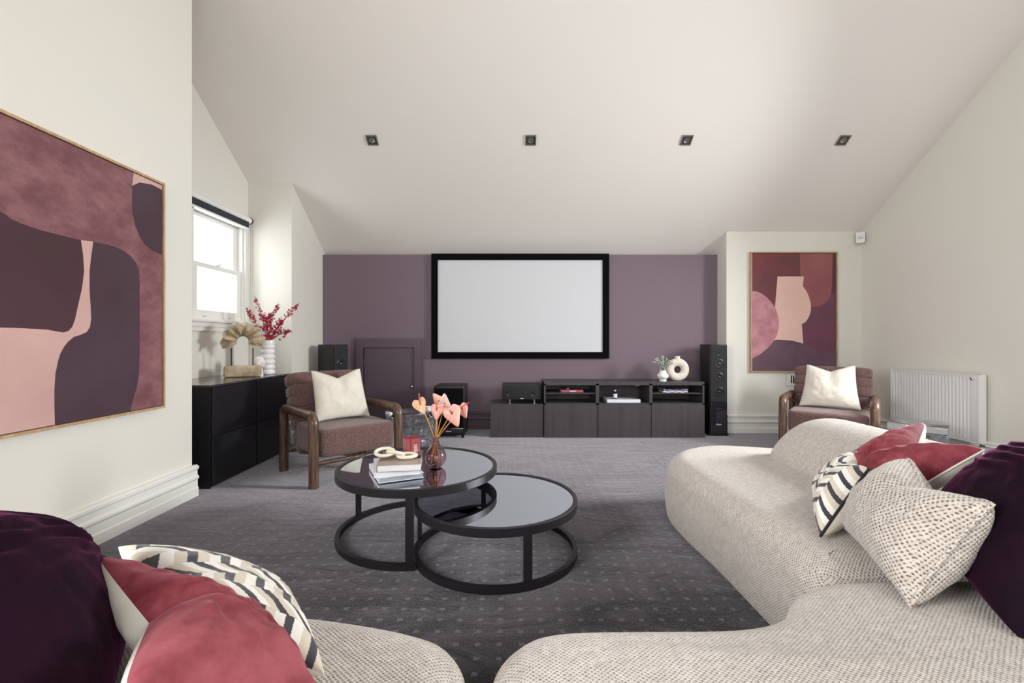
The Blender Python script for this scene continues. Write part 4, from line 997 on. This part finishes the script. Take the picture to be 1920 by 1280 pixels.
# knotted wooden chain
t = thing('chain_ornament', 'whitewashed carved wooden chain links on the brown book', 'ornament', (-0.60, 2.375, ZBK))
for k, (lx, ly, rot, tx, lz) in enumerate(((-0.058, 0.01, 20, 0.45, 0.030), (0.002, -0.004, -25, -0.42, 0.028), (0.062, -0.004, 15, 0.10, 0.016))):
    b = MB(); M = Matrix.Translation((lx, ly, lz)) @ Matrix.Rotation(math.radians(rot), 4, 'Z') @ Matrix.Rotation(tx, 4, 'X')
    b.tube([M @ Vector((0.046*math.cos(a), 0.030*math.sin(a), 0)) for a in [2*PI*i/36 for i in range(36)]], 0.0095, 12, closed=True); b.build('link', M_knot, t)
t = thing('candle_jar', 'red ribbed glass candle jar behind the chain ornament on the books', 'candle', (-0.535, 2.465, ZBK))
b = MB(); rows = []
for z, rr in ((0, 0.030), (0.004, 0.042), (0.012, 0.044), (0.085, 0.045), (0.09, 0.0445), (0.09, 0.041), (0.065, 0.040)):
    rows.append([((rr+0.0012*math.cos(24*a))*math.cos(a), (rr+0.0012*math.cos(24*a))*math.sin(a), z) for a in [2*PI*j/144 for j in range(144)]])
b.grid(rows, closeu=True, capends=True); b.build('glass_jar', M_candleglass, t, ang=80)
b = MB(); b.lathe([(0, 0.066), (0.039, 0.066), (0.039, 0.068), (0, 0.068)], n=24); b.build('wax', M_blushwax if False else mat('rose_wax', (190, 120, 120), 0.5), t)
b = MB(); rows = []
for z in (0.022, 0.030, 0.033, 0.040, 0.043, 0.050, 0.054, 0.060):
    rows.append([(0.0470*math.sin(a), -0.0470*math.cos(a), z) for a in [0.45+0.45*i/8 for i in range(9)]])
for i in (0, 2, 4, 6): b.grid([rows[i], rows[i+1]])
b.build('jar_label', mat('pale_pink_print', (216, 160, 160), 0.5), t)

# bud vase + anthuriums
VX = Vector((-0.418, 2.545, ZT_))
t = thing('bud_vase', 'smoky pink glass teardrop vase on the taller coffee table', 'vase', VX)
prf = [(0.0, 0.0), (0.028, 0.0), (0.044, 0.010), (0.056, 0.030), (0.060, 0.050), (0.055, 0.072), (0.044, 0.093), (0.030, 0.112), (0.021, 0.126), (0.0185, 0.140), (0.019, 0.155), (0.023, 0.165)]
pp = [(v.x, v.y) for v in interp([(a, c_, 0) for a, c_ in prf], 4)]
inner = [(max(0, r-0.0025), max(0.004, z)) for r, z in reversed(pp)]
b = MB(); b.lathe(pp[1:]+[(q, z) for q, z in inner[:-4]]+[(0.001, 0.004)], n=48); b.build('glass_body', M_amber, t, ang=80)
VR = VX+Vector((0, 0, 0.155))
def spathe_mats():
    m = []
    for nm, c1, c2 in (('peach', (232, 178, 124), (244, 204, 178)), ('salmon', (226, 148, 126), (244, 196, 182)), ('pale pink', (236, 190, 178), (248, 222, 212)), ('coral', (218, 132, 114), (242, 182, 168))):
        mm = bpy.data.materials.new('anthurium_'+nm.replace(' ', '_')); mm.use_nodes = True; N = mm.node_tree.nodes; L = mm.node_tree.links; bs_ = N['Principled BSDF']
        bs_.inputs['Roughness'].default_value = 0.28
        tc = N.new('ShaderNodeTexCoord'); wv = N.new('ShaderNodeTexWave'); wv.inputs['Scale'].default_value = 38; wv.inputs['Distortion'].default_value = 2.5; wv.inputs['Detail'].default_value = 1
        L.new(tc.outputs['Object'], wv.inputs['Vector']); r = N.new('ShaderNodeValToRGB'); r.color_ramp.elements[0].color = rgba(c1); r.color_ramp.elements[1].color = rgba(c2)
        L.new(wv.outputs['Fac'], r.inputs[0]); L.new(r.outputs[0], bs_.inputs['Base Color']); m.append(mm)
    return m
SPM = spathe_mats()
# (centre px, tip px, size, depth offset, material, has spadix dir, label)
F = [((788, 757), (797, 779), 0.052, -0.03, 0, (-2, -20), 'peach-yellow anthurium with a red spike, leftmost in the pink glass vase'),
     ((823, 752), (812, 738), 0.045, 0.03, 1, None, 'upward-pointing orange-pink anthurium at the top of the bunch'),
     ((834, 757), (833, 740), 0.050, 0.01, 2, None, 'pale pink anthurium at the top of the bunch, facing right'),
     ((819, 767), (818, 786), 0.050, -0.03, 3, None, 'coral anthurium hanging down in the middle of the bunch'),
     ((847, 774), (860, 804), 0.068, -0.045, 1, None, 'largest salmon anthurium, its tip drooping at the lower right'),
     ((866, 766), (874, 784), 0.048, 0.02, 3, (14, -12), 'coral anthurium with a pink spike, rightmost in the bunch')]
for (cp, tp, sz, dy, mi, spd, lab) in F:
    Y = 2.545+dy; c0 = px3(*cp, Y); tp3 = px3(*tp, Y-0.015)
    t = thing('anthurium', lab, 'flower', VR, 0, 'anthuriums in the smoky pink vase')
    ax = (tp3-c0).normalized(); side = ax.cross(Vector((0, -1, 0))).normalized(); nrm = side.cross(ax).normalized()
    if nrm.y > 0: nrm = -nrm
    b = MB(); na = 40; rows = []
    for k in range(0, 9):
        q = k/8.0; row = []
        for i in range(na):
            a = 2*PI*i/na
            # heart outline
            hx_ = 0.62*math.sin(a)*(1+0.22*math.cos(a)); hz_ = -0.62*math.cos(a)+0.42*max(0, -math.cos(a))**5+0.26*math.exp(-(min(a, 2*PI-a)/0.32)**2)
            x = hx_*q*sz*1.05; z = (hz_)*q*sz*0.98
            d = 0.30*sz*q*q*abs(math.sin(a))**1.5*(1 if mi % 2 else -1)+0.05*sz*q*math.sin(3*a)+0.22*sz*q**3*max(0, -math.cos(a))**3-0.10*sz*q
            p = c0-VR+side*x*1.08+ax*z*1.2+nrm*(-d)
            row.append(p)
        rows.append(row)
    b.grid(rows[1:], closeu=True); 
    o = b.build('spathe', SPM[mi], t, ang=80)
    sm = o.modifiers.new('thick', 'SOLIDIFY'); sm.thickness = 0.0012
    b = MB(); at = c0-VR-ax*0.008+nrm*0.004
    if spd: e = px3(cp[0]+spd[0], cp[1]+spd[1], Y-0.02)-VR
    else: e = at+nrm*0.03+Vector((0, 0, 0.008))
    b.tube(interp([at, (at+e)/2+nrm*0.006, e], 4), [0.0028]*4+[0.0032]*4+[0.0018], 8); b.build('spadix', mat('red_spadix', (206, 74, 84), 0.5), t)
    b = MB(); bt = Vector(((cp[0]-823)*-0.0009, dy*0.5, -0.135)); cc = c0-VR-nrm*0.004
    b.tube(interp([bt, Vector((0.0+(cp[0]-823)*0.00010, 0, -0.01)), (cc*0.55), cc], 6), 0.0026, 8); b.build('stem', M_stem, t)
